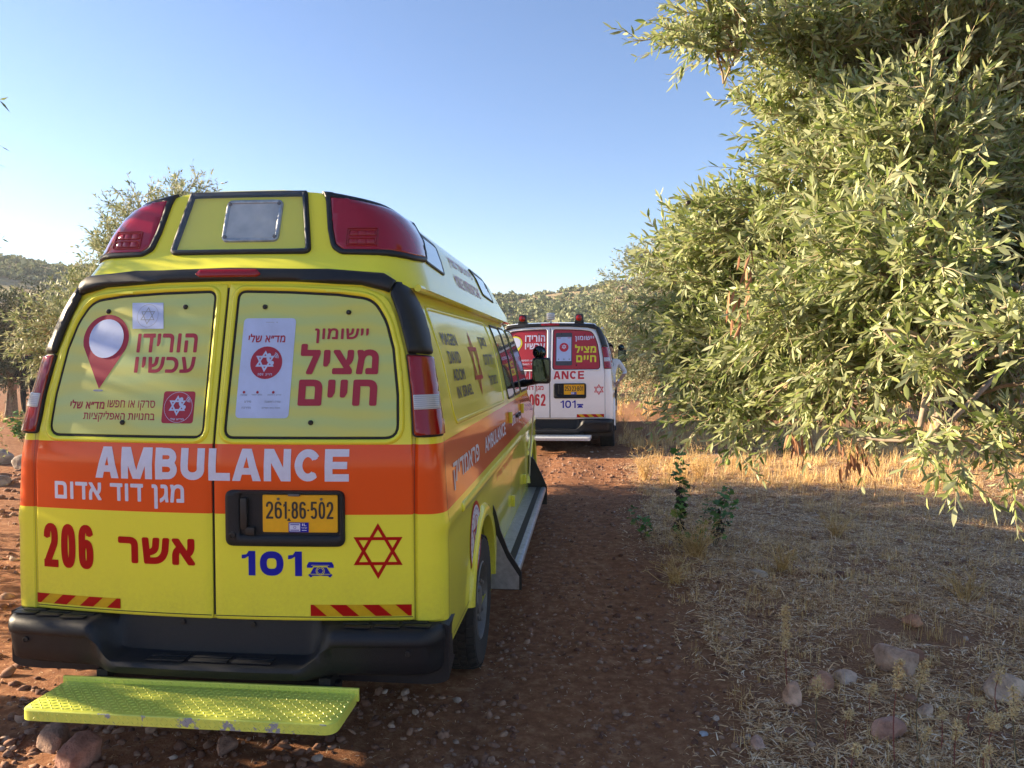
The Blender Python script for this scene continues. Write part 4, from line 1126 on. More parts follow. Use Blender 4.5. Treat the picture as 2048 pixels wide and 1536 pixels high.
ii, jj = np.meshgrid(np.arange(n2_ - 1), np.arange(len(hy_) - 1)); b0 = (jj * n2_ + ii).ravel()
def hill_mat():
    m, nt, b = newmat('dry_hillside'); c = objc(nt)
    n1 = noise(nt, .12, 8, .6, c); n2 = noise(nt, 1.2, 8, .7, c)
    r1 = ramp(nt, n2.outputs[0], [(.3, (.24, .20, .12)), (.5, (.42, .31, .21)), (.62, (.50, .38, .28)), (.75, (.62, .57, .50))])
    r2 = ramp(nt, n1.outputs[0], [(.4, (.75, .85, .6)), (.6, (1.05, 1, 1))])
    mm = N(nt, 'ShaderNodeMix', data_type='RGBA', blend_type='MULTIPLY'); mm.inputs[0].default_value = 1
    nt.links.new(r1.outputs[0], mm.inputs[6]); nt.links.new(r2.outputs[0], mm.inputs[7]); nt.links.new(mm.outputs[2], b.inputs['Base Color'])
    b.inputs['Roughness'].default_value = 1; b.inputs['Specular IOR Level'].default_value = .1; bump(nt, b, n2.outputs[0], .6, .4); return m
tag(mesh_obj('hill', V, np.stack([b0, b0 + 1, b0 + n2_ + 1, b0 + n2_], 1), hill_mat(), smooth=True), kind='structure')

# ------------------------------------------------------------------ scattered small things (vectorised)
def rotm(n, rng, tilt=None):
    """n random rotation matrices; tilt limits how far the z axis leans (radians)"""
    a = rng.uniform(0, 2 * PI, n); t = np.abs(rng.normal(0, tilt, n)) if tilt is not None else np.arccos(rng.uniform(-1, 1, n)); b = rng.uniform(0, 2 * PI, n)
    ca, sa, ct, st, cb, sb = np.cos(a), np.sin(a), np.cos(t), np.sin(t), np.cos(b), np.sin(b)
    Z = np.zeros(n); O = np.ones(n)
    Ra = np.stack([ca, -sa, Z, sa, ca, Z, Z, Z, O], 1).reshape(n, 3, 3); Rt = np.stack([O, Z, Z, Z, ct, -st, Z, st, ct], 1).reshape(n, 3, 3)
    Rb = np.stack([cb, -sb, Z, sb, cb, Z, Z, Z, O], 1).reshape(n, 3, 3)
    return Rb @ Rt @ Ra

def scatter(name, base_v, base_f, pos, R, scale, mat, parent=None, smooth=False, jitter=0, rng=RNG):
    """copies of one small shape merged into one mesh"""
    bv = np.asarray(base_v, float); bf = np.asarray(base_f); n = len(pos); m = len(bv)
    sc = np.asarray(scale, float)
    if sc.ndim == 1: sc = np.repeat(sc[:, None], 3, 1)
    P = bv[None] * sc[:, None, :]
    if jitter: P = P * (1 + rng.normal(0, jitter, (n, m, 1)))
    P = np.einsum('nij,nmj->nmi', R, P) + np.asarray(pos)[:, None, :]
    F = (bf[None] + (np.arange(n) * m)[:, None, None]).reshape(-1, bf.shape[1])
    return mesh_obj(name, P.reshape(-1, 3), F, mat, parent, smooth)

def ico(sub=1):
    bm = bmesh.new(); bmesh.ops.create_icosphere(bm, subdivisions=sub, radius=1.0); bm.verts.index_update()
    v = np.array([x.co[:] for x in bm.verts]); f = np.array([[y.index for y in x.verts] for x in bm.faces]); bm.free(); return v, f
IV, IF = ico(2)
blade_v = np.array([(-.5, 0, 0), (.5, 0, 0), (.42, .5, .06), (-.42, .5, .06), (.12, 1, 0), (-.12, 1, 0)]); blade_f = np.array([(0, 1, 2, 3), (3, 2, 4, 5)])

rg = np.random.default_rng(11)
# stones: thick along the track and left of the van, thin in the straw
def stones(n, x0, x1, y0, y1, smin, smax, p=2.4):
    x = rg.uniform(x0, x1, n); y = rg.uniform(y0, y1, n); s = smin + (smax - smin) * rg.uniform(0, 1, n) ** p
    return x, y, s
parts = [stones(9000, 1.0, 3.0, -1.6, 9.0, .004, .020, 3.2), stones(4200, -1.6, 1.3, -1.6, .8, .005, .028, 3.4), stones(6500, -6.5, -.9, .3, 14, .008, .05, 2.2), stones(1500, 2.2, 6, -.5, 8, .006, .034, 3), stones(1500, .2, 6, 7, 12, .006, .03, 2)]
x = np.concatenate([p[0] for p in parts]); y = np.concatenate([p[1] for p in parts]); s = np.concatenate([p[2] for p in parts])
keep = vnoise(x, y, 1.8, 9) + rg.uniform(-.35, .35, len(x)) > .30; x, y, s = x[keep], y[keep], s[keep]; n = len(x)
sc3 = np.stack([s * rg.uniform(.8, 1.5, n), s * rg.uniform(.7, 1.1, n), s * rg.uniform(.4, .8, n)], 1)
IV1, IF1 = ico(1); o = scatter('gravel', IV1, IF1, np.stack([x, y, gz(x, y) + s * .10], 1), rotm(n, rg, .5), sc3 * 1.1, M_STONE, jitter=.20, rng=rg, smooth=False)
tag(o, 'loose reddish stones and gravel strewn over the dirt track', 'gravel', kind='stuff')

# straw and fallen leaves lying flat on the field right of the track
n = 360000
x = 1.9 + 6.5 * rg.beta(1.1, 1.7, n); y = rg.uniform(-1.2, 9, n)
m_ = (vnoise(x, y, 1.3, 4) * .9 + vnoise(x, y, 5, 8) * .6 + rg.uniform(-.28, .28, n) > .50) & (x > 2.0 + .5 * vnoise(x, y, 1.2, 12) - .25 * (rg.uniform(0, 1, n) < .12)); x, y = x[m_], y[m_]; n = len(x)
L = rg.uniform(.018, .07, n) * np.where(rg.uniform(0, 1, n) < .07, 2.4, 1); w = np.where(rg.uniform(0, 1, n) < .35, rg.uniform(.005, .010, n), rg.uniform(.0025, .0045, n))
o = scatter('straw_litter', blade_v, blade_f, np.stack([x, y, gz(x, y) + rg.uniform(.001, .014, n)], 1), rotm(n, rg, .16), np.stack([w, L, L * 1.2], 1), M_STRAW, rng=rg)
tag(o, 'mat of pale dry straw and fallen leaves on the field', 'straw', kind='stuff')
n = 16000; x = rg.uniform(-2.5, 2.5, n); y = rg.uniform(-1.6, 9, n); L = rg.uniform(.006, .035, n)
o = scatter('leaf_litter', blade_v, blade_f, np.stack([x, y, gz(x, y) + .003], 1), rotm(n, rg, .15), np.stack([np.full(n, .0025), L, L], 1), M_STRAW, rng=rg)
tag(o, 'scattered bits of straw on the bare red track', 'straw', kind='stuff')

# standing dry grass: tufts of leaning blades, tall in the sunlit strip
def grass(name, label, n_t, xr, yr, hmin, hmax, per, dens_seed, mat, thresh=.45, xmin=None, wid=.0022):
    x = rg.uniform(*xr, n_t); y = rg.uniform(*yr, n_t); k = vnoise(x, y, .9, dens_seed) + rg.uniform(-.25, .25, n_t) > thresh
    if xmin is not None: k &= x > xmin(x, y)
    x, y = x[k], y[k]; n = len(x); h = rg.uniform(hmin, hmax, n)
    X = np.repeat(x, per) + rg.normal(0, .022, n * per); Y = np.repeat(y, per) + rg.normal(0, .022, n * per); Hh = np.repeat(h, per) * rg.uniform(.4, 1.15, n * per); N_ = n * per
    # blades stand up: tilt the flat blade by 90 degrees less a lean
    a = rg.uniform(0, 2 * PI, N_); t = PI / 2 - np.abs(rg.normal(0, .55, N_)); ca, sa, ct, st = np.cos(a), np.sin(a), np.cos(t), np.sin(t); Z = np.zeros(N_)
    Rz = np.stack([ca, -sa, Z, sa, ca, Z, Z, Z, Z + 1], 1).reshape(-1, 3, 3); Rx = np.stack([Z + 1, Z, Z, Z, ct, -st, Z, st, ct], 1).reshape(-1, 3, 3)
    o = scatter(name, blade_v, blade_f, np.stack([X, Y, gz(X, Y) - .004], 1), Rz @ Rx, np.stack([wid * rg.uniform(.7, 1.5, N_), Hh, Hh * rg.uniform(-3, 3, N_)], 1), mat, rng=rg)
    tag(o, label, 'dry grass', kind='stuff')
grass('dry_grass', 'tall golden dry grass in the sunlit strip beyond the shade', 5200, (1.9, 11), (6.3, 13), .05, .24, 12, 21, M_DRY, .30, lambda x, y: 2.0 + .8 * vnoise(x, y, .7, 3), .0035)
grass('dry_grass', 'thin brown dry grass standing in the shaded field', 4200, (2.2, 7), (-.6, 6.8), .03, .13, 9, 23, M_DRY, .40)
grass('dry_grass', 'dry grass covering the far field between the trees', 5500, (-14, 22), (13, 42), .10, .4, 6, 25, M_DRY, .30, None, .012)
grass('dry_grass', 'dry weeds among the stones left of the yellow van', 500, (-9, -1.6), (3, 14), .04, .16, 8, 27, M_STRAW, .5)

# ------------------------------------------------------------------ olive trees
leaf_v = np.array([(0, 0, 0), (-.5, .30, .05), (.5, .30, .05), (-.46, .66, .10), (.46, .66, .10), (0, 1, .0), (0, .32, -.02), (0, .66, .04)])
leaf_f3 = np.array([(0, 6, 1), (0, 2, 6), (1, 6, 7), (1, 7, 3), (6, 2, 4), (6, 4, 7), (3, 7, 5), (7, 4, 5)])
leaf_s = np.array([(0, 0, 0), (.5, .42, .06), (-.5, .42, .06), (0, 1, 0)]); leaf_sf = np.array([(0, 1, 3, 2)])

def frames(d, rng, roll=None):
    """rotation matrices whose y axis is d"""
    d = d / np.linalg.norm(d, axis=1, keepdims=True); n = len(d)
    up = np.where(np.abs(d[:, 2:3]) > .93, np.array([[1.0, 0, 0]]), np.array([[0, 0, 1.0]])); x = np.cross(d, up); x /= np.linalg.norm(x, axis=1, keepdims=True); z = np.cross(x, d)
    r = rng.uniform(0, 2 * PI, n) if roll is None else rng.normal(0, roll, n); c, s = np.cos(r)[:, None], np.sin(r)[:, None]
    return np.stack([x * c + z * s, d, z * c - x * s], 2)

def poly_tubes(paths, radii, nside=5):
    """many bent tubes in one mesh; paths (n,k,3), radii (n,k)"""
    n, k, _ = paths.shape; t = np.gradient(paths, axis=1); t /= np.linalg.norm(t, axis=2, keepdims=True) + 1e-9
    up = np.tile(np.array([.31, .23, .92]), (n, k, 1)); x = np.cross(t, up); x /= np.linalg.norm(x, axis=2, keepdims=True) + 1e-9; y = np.cross(t, x)
    a = np.arange(nside) * 2 * PI / nside
    V = paths[:, :, None, :] + radii[:, :, None, None] * (x[:, :, None, :] * np.cos(a)[None, None, :, None] + y[:, :, None, :] * np.sin(a)[None, None, :, None])
    idx = np.arange(n * k * nside).reshape(n, k, nside); A = idx[:, :-1, :]; B = idx[:, 1:, :]
    F = np.stack([A, np.roll(A, -1, 2), np.roll(B, -1, 2), B], -1).reshape(-1, 4)
    return V.reshape(-1, 3), F

def bend(a, b, k, rng, sag, wob):
    """n curved paths from a to b"""
    t = np.linspace(0, 1, k)[None, :, None]; P = a[:, None, :] * (1 - t) + b[:, None, :] * t; L = np.linalg.norm(b - a, axis=1)[:, None, None]
    off = rng.normal(0, 1, (len(a), 1, 3)) * wob; P = P + off * L * np.sin(t * PI)
    off2 = rng.normal(0, 1, (len(a), 1, 3)) * wob * .6; P = P + off2 * L * np.sin(t * 2 * PI)
    P[:, :, 2] += (sag * L[:, :, 0] * np.sin(t[:, :, 0] * PI * .5 + 0)) * 0 - sag * L[:, :, 0] * (t[:, :, 0] ** 2) * 0 + sag * L[:, :, 0] * np.sin(t[:, :, 0] * PI)
    return P

def olive_tree(label, base, lobes, shoots, leaf_len, seed, mat, trunk_r=.22, fork=1.1, twig=.32, droop=.35, sides=4, pair=.022, shape='fine', group=None, density=None, name='olive_tree'):
    """lobes: (x,y,z,rx,ry,rz) world ellipsoids that together make the crown"""
    rng = np.random.default_rng(seed); root = empty(name, base); tag(root, label, 'tree', group); B = np.array(base, float)
    lob = np.array(lobes, float); lob[:, :3] -= B
    fk = np.array([0, 0, fork]) + rng.normal(0, .05, 3)
    # trunk: gnarled, thick at the foot
    m = MB(); m.tube([(0, 0, -.15), (trunk_r * .15, .02, fork * .3), (-trunk_r * .2, .05, fork * .65), tuple(fk)], [trunk_r * 1.35, trunk_r * 1.0, trunk_r * .9, trunk_r * .8], 14)
    for k in range(5):
        a = rng.uniform(0, 2 * PI); m.tube([(math.cos(a) * trunk_r * 1.5, math.sin(a) * trunk_r * 1.5, -.12), (math.cos(a) * trunk_r * .9, math.sin(a) * trunk_r * .9, fork * .15), (math.cos(a) * trunk_r * .5, math.sin(a) * trunk_r * .5, fork * .6)], [trunk_r * .3, trunk_r * .4, trunk_r * .3], 8)
    m.build('trunk', M_BARK, root, angle=70)
    cen = lob[:, :3]; vol = np.prod(lob[:, 3:], 1) ** (2 / 3)
    if density is not None: vol = vol * np.array(density)
    # limbs from the fork to each lobe
    A = np.tile(fk, (len(cen), 1)); PL = bend(A, cen, 12, rng, .10, .05); r0 = np.clip(trunk_r * .40 * (vol / vol.max()) ** .55, .009, .2)
    RL = r0[:, None] * np.linspace(1, .28, 12)[None]; V1, F1 = poly_tubes(PL, RL, 8)
    # boughs inside every lobe
    nb = np.maximum(6, (vol / vol.sum() * shoots * .16).astype(int)); ids = np.repeat(np.arange(len(cen)), nb)
    u = rng.normal(0, 1, (len(ids), 3)); u /= np.linalg.norm(u, axis=1, keepdims=True); rr = rng.uniform(.25, .85, len(ids))[:, None]
    tip = cen[ids] + u * rr * lob[ids, 3:]; k_ = rng.integers(6, 12, len(ids)); st = PL[ids, k_]
    PB = bend(st, tip, 8, rng, .06, .07); LB = np.linalg.norm(tip - st, axis=1); RB = (np.clip(LB * .012, .004, .03))[:, None] * np.linspace(1, .35, 8)[None]; V2, F2 = poly_tubes(PB, RB, 6)
    # leafy shoots
    ns = np.maximum(4, (vol / vol.sum() * shoots).astype(int)); sid = np.repeat(np.arange(len(cen)), ns); n = len(sid)
    u = rng.normal(0, 1, (n, 3)); u /= np.linalg.norm(u, axis=1, keepdims=True); rr = (rng.uniform(.10, 1, n) ** .42)[:, None]
    sp = cen[sid] + u * rr * lob[sid, 3:]
    out = u * .8 + (sp - fk) / (np.linalg.norm(sp - fk, axis=1, keepdims=True) + 1e-6) * .7 + rng.normal(0, .24, (n, 3)); out[:, 2] -= droop * (rng.uniform(0, 1, n) + .2) * np.where(sp[:, 2] < np.median(cen[:, 2]), 1.1, -.7)
    out /= np.linalg.norm(out, axis=1, keepdims=True); Ls = twig * rng.uniform(.6, 1.35, n)
    s0 = sp - out * Ls[:, None] * .5; s1 = sp + out * Ls[:, None] * .5; s1[:, 2] -= Ls * .12
    PS = bend(s0, s1, 8, rng, .05, .05)
    # connect shoot to nearest bough point
    bp = PB.reshape(-1, 3); conn = np.zeros((n, 3))
    for i in range(0, n, 400):
        d = ((s0[i:i + 400, None, :] - bp[None]) ** 2).sum(2); conn[i:i + 400] = bp[d.argmin(1)]
    PC = bend(conn, s0, 5, rng, .04, .05); RC = np.full((n, 5), .0042) * (Ls[:, None] / .32) * np.linspace(1.3, 1, 5)[None]
    V3, F3 = poly_tubes(PC, RC, 4); V4, F4 = poly_tubes(PS, np.linspace(.0036, .0014, 8)[None] * np.ones((n, 1)) * (Ls[:, None] / .32), 4)
    # side twigs
    ntw = n * sides; ti = np.repeat(np.arange(n), sides); tk = rng.integers(1, 7, ntw); q0 = PS[ti, tk]
    td = out[ti] * .75 + rng.normal(0, .55, (ntw, 3)); td[:, 2] -= .1; td /= np.linalg.norm(td, axis=1, keepdims=True); tl = Ls[ti] * rng.uniform(.3, .62, ntw)
    q1 = q0 + td * tl[:, None]; q1[:, 2] -= tl * .1; PT = bend(q0, q1, 5, rng, .03, .04); V5, F5 = poly_tubes(PT, np.linspace(.0016, .0008, 5)[None] * np.ones((ntw, 1)) * (Ls[ti][:, None] / .32), 3)
    vs = [V1, V2, V3]; fs = [F1, F2, F3]; o_ = 0; FF = []
    for v_, f_ in zip(vs, fs): FF.append(f_ + o_); o_ += len(v_)
    mesh_obj('branches', np.concatenate(vs), np.concatenate(FF), M_BARK, root, True)
    mesh_obj('twigs', np.concatenate([V4, V5]), np.concatenate([F4, F5 + len(V4)]), M_TWIG, root, True)
    # leaves in pairs along shoots and twigs
    pos = []; dr = []; pl = []
    for Pp, Lx in ((PS, Ls), (PT, tl)):
        k = max(3, int(np.mean(Lx) / pair)); tt = np.linspace(.08, 1.0, k); kk = Pp.shape[1] - 1
        f = tt * kk; i0 = np.minimum(f.astype(int), kk - 1); fr = (f - i0)[None, :, None]
        p = Pp[:, i0] * (1 - fr) + Pp[:, i0 + 1] * fr; t = Pp[:, i0 + 1] - Pp[:, i0]; t /= np.linalg.norm(t, axis=2, keepdims=True) + 1e-9
        nn_ = p.shape[0]; rnd = rng.normal(0, 1, (nn_, 1, 3)); ax = np.cross(t, rnd); ax /= np.linalg.norm(ax, axis=2, keepdims=True); ay = np.cross(t, ax)
        for sgn_ in (1, -1):
            ph = (np.arange(k) % 2 * (PI / 2))[None, :, None] + rng.normal(0, .35, (nn_, k, 1)); side = (ax * np.cos(ph) + ay * np.sin(ph)) * sgn_
            d = t * rng.uniform(.65, 1.25, (nn_, k, 1)) + side * rng.uniform(.35, .75, (nn_, k, 1)); d[:, :, 2] -= .05
            pos.append(p.reshape(-1, 3)); dr.append(d.reshape(-1, 3)); pl.append(np.ones(nn_ * k))
    pos = np.concatenate(pos); dr = np.concatenate(dr); kp = rng.uniform(0, 1, len(pos)) < .93; pos, dr = pos[kp], dr[kp]; n = len(pos)
    LL = leaf_len * rng.uniform(.6, 1.2, n); W_ = LL * rng.uniform(.18, .26, n) if shape == 'fine' else LL * rng.uniform(.22, .32, n)
    sc = np.stack([W_, LL, LL * rng.uniform(-1.0, 1.0, n)], 1)
    lv_, lf_ = (leaf_v, leaf_f3) if shape == 'fine' else (leaf_s, leaf_sf)
    scatter('crown', lv_, lf_, pos, frames(dr, rng), sc, mat, root, shape == 'fine', rng=rng)
    return root, PS, n

NLEAF = 0
# the near tree on the right, its crown reaching over the field beside the camera
near_lobes = [(2.05, -0.36, 2.87, 0.14, 0.13, 0.1), (2.36, -0.23, 2.91, 0.2, 0.19, 0.17), (2.5, 0.0, 2.68, 0.27, 0.24, 0.21), (2.85, 0.05, 2.99, 0.35, 0.32, 0.29), (3.37, 0.31, 3.04, 0.38, 0.4, 0.42), (2.68, 0.25, 3.52, 0.46, 0.39, 0.31), (3.41, 0.54, 3.85, 0.55, 0.5, 0.44), (2.51, -0.11, 2.31, 0.28, 0.25, 0.21), (2.25, 0.06, 2.19, 0.24, 0.21, 0.18), (2.1, 0.34, 2.03, 0.2, 0.18, 0.15), (2.17, 0.14, 1.77, 0.23, 0.2, 0.16), (2.39, -0.44, 1.93, 0.25, 0.23, 0.2), (2.65, -0.5, 2.34, 0.26, 0.25, 0.24), (2.54, -0.82, 1.98, 0.21, 0.19, 0.17), (3.03, -0.26, 2.22, 0.28, 0.29, 0.3), (2.33, -0.15, 1.74, 0.15, 0.12, 0.08), (2.15, 0.13, 1.69, 0.12, 0.1, 0.08), (2.2, -0.07, 1.52, 0.07, 0.06, 0.06), (2.49, -0.54, 1.77, 0.2, 0.16, 0.13), (2.78, -0.5, 1.8, 0.2, 0.17, 0.15), (3.06, -0.37, 1.84, 0.22, 0.21, 0.2), (2.45, -0.25, 1.56, 0.12, 0.09, 0.06), (2.66, -0.43, 1.62, 0.04, 0.05, 0.06), (2.61, -0.83, 1.81, 0.05, 0.05, 0.05), (2.5, -1.05, 1.69, 0.02, 0.02, 0.02), (2.66, -1.13, 1.86, 0.05, 0.03, 0.03), (2.64, -1.23, 1.75, 0.03, 0.03, 0.02), (3.81, 0.64, 2.66, 0.57, 0.63, 0.68), (4.25, 0.95, 1.75, 0.5, 0.43, 0.37), (2.22, -0.07, 1.5, 0.07, 0.07, 0.05), (2.13, 0.2, 1.6, 0.1, 0.1, 0.08), (2.09, 0.45, 1.75, 0.12, 0.12, 0.1), (2.5, -1.02, 1.5, 0.05, 0.05, 0.05), (2.7, -1.1, 1.52, 0.06, 0.06, 0.05), (2.95, -0.75, 1.45, 0.09, 0.09, 0.07)]
near_tree, PSH, n1 = olive_tree('large near olive tree filling the right side with drooping leafy branches', (4.75, 1.75, float(gz(4.75, 1.75))), near_lobes, 2700, .047, 5, M_LEAF, trunk_r=.24, fork=1.0, twig=.29, droop=.5, sides=5, pair=.020)
# olives hang from the shoots
ov, of_ = ico(2); rgo = np.random.default_rng(3); B = np.array([4.75, 1.75, float(gz(4.75, 1.75))])
om = bpy.data.meshes.new('olive'); om.from_pydata([(v[0] * .009, v[1] * .009, v[2] * .0125) for v in ov], [], of_.tolist()); om.materials.append(M_OLV)
om.polygons.foreach_set('use_smooth', [True] * len(om.polygons))
om2 = om.copy(); om2.materials.clear(); om2.materials.append(M_OLVK)
world_sh = PSH + B; cpos = np.array([1.604, -3.136, 1.72]); dd = np.linalg.norm(world_sh[:, 4] - cpos, axis=1)
order = np.argsort(dd)[:700]; pick = rgo.choice(order, 46, replace=False)
for i, q in enumerate(pick):
    for j in range(2):
        p = PSH[q, 2 + (i + j * 3) % 6] + rgo.normal(0, .012, 3) - np.array([0, 0, .018])
        oo = bpy.data.objects.new('olive', om2 if i % 15 == 7 else om); COL.objects.link(oo); oo.parent = near_tree; oo.location = p; oo.rotation_euler = (rgo.normal(0, .4), rgo.normal(0, .4), 0)
# withered brown bunches caught in the near tree
def dead_bunch(loc, n, L, d, par):
    P = np.zeros((n, 3)) + rgo.normal(0, .02, (n, 3)); D = np.tile(np.array(d, float), (n, 1)) + rgo.normal(0, .22, (n, 3))
    k = rgo.uniform(0, 1, n)[:, None]; P = P + np.array(d)[None] * k * L
    o = scatter('withered_leaves', leaf_v, leaf_f3, P + np.array(loc) - B, frames(D, rgo), np.stack([np.full(n, .009), rgo.uniform(.04, .07, n), rgo.uniform(-.05, .05, n)], 1), M_DEADL, par, True, rng=rgo)
for loc, n_, L_, d_ in (((2.12, -0.66, 2.05), 26, .22, (-.25, 0, -1)), ((2.31, -0.51, 1.47), 16, .08, (0, 0, -1)), ((2.45, -0.55, 1.48), 20, .14, (0, 0, -1)), ((2.49, -0.55, 1.45), 14, .10, (.1, 0, -1))): dead_bunch(loc, n_, L_, d_, near_tree)


FAR = [
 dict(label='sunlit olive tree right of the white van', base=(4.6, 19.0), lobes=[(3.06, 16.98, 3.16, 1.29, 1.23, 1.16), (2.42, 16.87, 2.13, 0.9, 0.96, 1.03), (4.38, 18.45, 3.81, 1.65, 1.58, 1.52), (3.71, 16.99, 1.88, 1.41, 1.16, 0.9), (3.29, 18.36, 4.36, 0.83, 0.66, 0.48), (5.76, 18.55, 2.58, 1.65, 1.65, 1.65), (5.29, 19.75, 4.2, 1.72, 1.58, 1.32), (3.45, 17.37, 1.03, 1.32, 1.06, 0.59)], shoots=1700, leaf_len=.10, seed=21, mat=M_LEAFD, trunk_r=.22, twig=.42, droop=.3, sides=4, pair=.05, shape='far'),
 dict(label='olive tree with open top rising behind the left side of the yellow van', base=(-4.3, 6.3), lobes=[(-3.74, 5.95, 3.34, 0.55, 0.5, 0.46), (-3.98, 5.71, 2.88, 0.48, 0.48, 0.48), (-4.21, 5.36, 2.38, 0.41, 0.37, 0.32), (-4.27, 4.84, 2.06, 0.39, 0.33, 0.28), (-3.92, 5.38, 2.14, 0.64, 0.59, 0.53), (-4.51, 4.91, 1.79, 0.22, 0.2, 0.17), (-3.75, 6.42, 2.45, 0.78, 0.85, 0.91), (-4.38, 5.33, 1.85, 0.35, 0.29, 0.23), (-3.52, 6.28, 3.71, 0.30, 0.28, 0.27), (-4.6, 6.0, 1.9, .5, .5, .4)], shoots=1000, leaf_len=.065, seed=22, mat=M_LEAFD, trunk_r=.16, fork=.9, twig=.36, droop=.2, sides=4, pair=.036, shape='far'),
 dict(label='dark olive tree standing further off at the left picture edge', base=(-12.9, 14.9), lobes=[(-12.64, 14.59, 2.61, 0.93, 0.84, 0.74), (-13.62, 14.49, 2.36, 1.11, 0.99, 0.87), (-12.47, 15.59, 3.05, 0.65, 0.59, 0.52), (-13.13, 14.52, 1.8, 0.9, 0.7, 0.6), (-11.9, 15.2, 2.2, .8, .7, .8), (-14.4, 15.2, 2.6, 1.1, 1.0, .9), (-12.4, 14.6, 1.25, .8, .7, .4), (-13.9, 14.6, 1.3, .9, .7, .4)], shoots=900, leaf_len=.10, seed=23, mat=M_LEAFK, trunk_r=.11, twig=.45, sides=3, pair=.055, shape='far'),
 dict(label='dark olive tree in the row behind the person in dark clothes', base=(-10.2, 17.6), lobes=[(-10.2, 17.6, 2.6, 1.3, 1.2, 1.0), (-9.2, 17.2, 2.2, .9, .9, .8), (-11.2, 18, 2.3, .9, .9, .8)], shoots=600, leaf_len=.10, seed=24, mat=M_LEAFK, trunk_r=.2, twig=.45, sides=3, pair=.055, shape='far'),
 dict(label='olive tree just off the left edge with only leaf tips showing', base=(-4.3, .6), lobes=[(-1.47, 0.28, 2.90, 0.07, 0.08, 0.12), (-2.25, 0.78, 2.95, 0.32, 0.36, 0.32), (-2.75, 1.0, 2.65, 0.6, 0.57, 0.5), (-3.55, 1.2, 3.0, 0.85, 0.78, 0.62), (-4.4, 1.2, 2.6, 1.07, 1.0, 0.8), (-3.6, -.9, 1.9, 1.0, 1.0, .5), (-4.3, -1.9, 1.8, .9, .9, .5), (-4.3, .3, 2.1, .9, .8, .7), (-4.7, 2.3, .95, .9, .9, .5), (-5.2, 3.6, 1.0, .9, .9, .5)], shoots=1150, leaf_len=.06, seed=25, mat=M_LEAF, trunk_r=.24, twig=.36, droop=.25, sides=4, pair=.04, shape='far'),  # low crown lobes out of view are added to cast shade into the scene
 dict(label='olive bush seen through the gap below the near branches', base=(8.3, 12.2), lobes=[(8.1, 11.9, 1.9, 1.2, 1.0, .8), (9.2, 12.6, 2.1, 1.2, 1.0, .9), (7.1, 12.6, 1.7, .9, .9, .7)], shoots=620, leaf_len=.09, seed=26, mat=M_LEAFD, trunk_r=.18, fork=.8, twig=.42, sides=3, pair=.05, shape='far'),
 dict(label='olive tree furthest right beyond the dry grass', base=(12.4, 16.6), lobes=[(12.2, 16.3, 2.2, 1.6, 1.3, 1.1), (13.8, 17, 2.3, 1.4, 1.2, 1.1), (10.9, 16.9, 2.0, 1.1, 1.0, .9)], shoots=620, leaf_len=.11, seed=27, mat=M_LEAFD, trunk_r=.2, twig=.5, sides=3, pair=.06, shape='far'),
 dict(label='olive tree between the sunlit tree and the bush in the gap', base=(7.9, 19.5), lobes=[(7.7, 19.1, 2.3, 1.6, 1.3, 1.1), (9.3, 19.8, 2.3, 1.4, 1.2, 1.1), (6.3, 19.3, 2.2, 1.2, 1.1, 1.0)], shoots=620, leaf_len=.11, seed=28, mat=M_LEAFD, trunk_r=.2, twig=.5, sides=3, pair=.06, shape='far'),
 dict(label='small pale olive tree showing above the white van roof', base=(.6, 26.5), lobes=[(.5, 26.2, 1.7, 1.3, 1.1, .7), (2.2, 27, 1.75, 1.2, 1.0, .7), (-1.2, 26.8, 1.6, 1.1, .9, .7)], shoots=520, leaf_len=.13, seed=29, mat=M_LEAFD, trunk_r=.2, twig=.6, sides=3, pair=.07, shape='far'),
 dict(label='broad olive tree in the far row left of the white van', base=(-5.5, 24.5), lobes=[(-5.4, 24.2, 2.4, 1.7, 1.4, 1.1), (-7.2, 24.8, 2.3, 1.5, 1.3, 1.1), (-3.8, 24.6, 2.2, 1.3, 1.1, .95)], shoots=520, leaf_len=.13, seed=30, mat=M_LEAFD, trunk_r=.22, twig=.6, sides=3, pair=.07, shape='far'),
]
for a in FAR:
    bx, by = a.pop('base'); olive_tree(base=(bx, by, float(gz(bx, by))), **a)


# ------------------------------------------------------------------ scrub on the hill
def scrub():
    rng = np.random.default_rng(31); n = 10000; az = np.radians(rng.uniform(-42, 22, n)); r = 44 + 108 * rng.uniform(0, 1, n) ** .75; x = r * np.sin(az); y = r * np.cos(az) - 3
    k = vnoise(x, y, .07, 41) * .55 + vnoise(x, y, .25, 42) * .7 + rng.uniform(-.22, .22, n) - .17 * np.clip((r - 112) / 30, 0, 1) > .52; x, y, r = x[k], y[k], r[k]; n = len(x); z = hill_h(x, y)
    s = rng.uniform(.35, .95, n) * np.where(rng.uniform(0, 1, n) < .06, 1.6, 1); per = 56
    u = rng.normal(0, 1, (n, per, 3)); u /= np.linalg.norm(u, axis=2, keepdims=True); u[:, :, 2] = np.abs(u[:, :, 2]) * .85; u *= (rng.uniform(.3, 1, (n, per, 1)) ** .5)
    # uneven outline
    u *= 1 + .35 * np.sin(u[:, :, :1] * 5 + rng.uniform(0, 6, (n, 1, 1)))
    P = (np.stack([x, y, z], 1)[:, None] + u * s[:, None, None]).reshape(-1, 3); N_ = len(P); q = np.array([(-.5, -.4, 0), (.5, -.5, .1), (.45, .5, 0), (-.5, .5, .12)])
    o = scatter('hillside_scrub', q, np.array([(0, 1, 2, 3)]), P, rotm(N_, rng), np.repeat(s, per) * rng.uniform(.22, .46, N_), M_SCRUB, rng=rng)
    tag(o, 'grey green bushes dotted over the dry hillside', 'bushes', kind='stuff')
scrub()

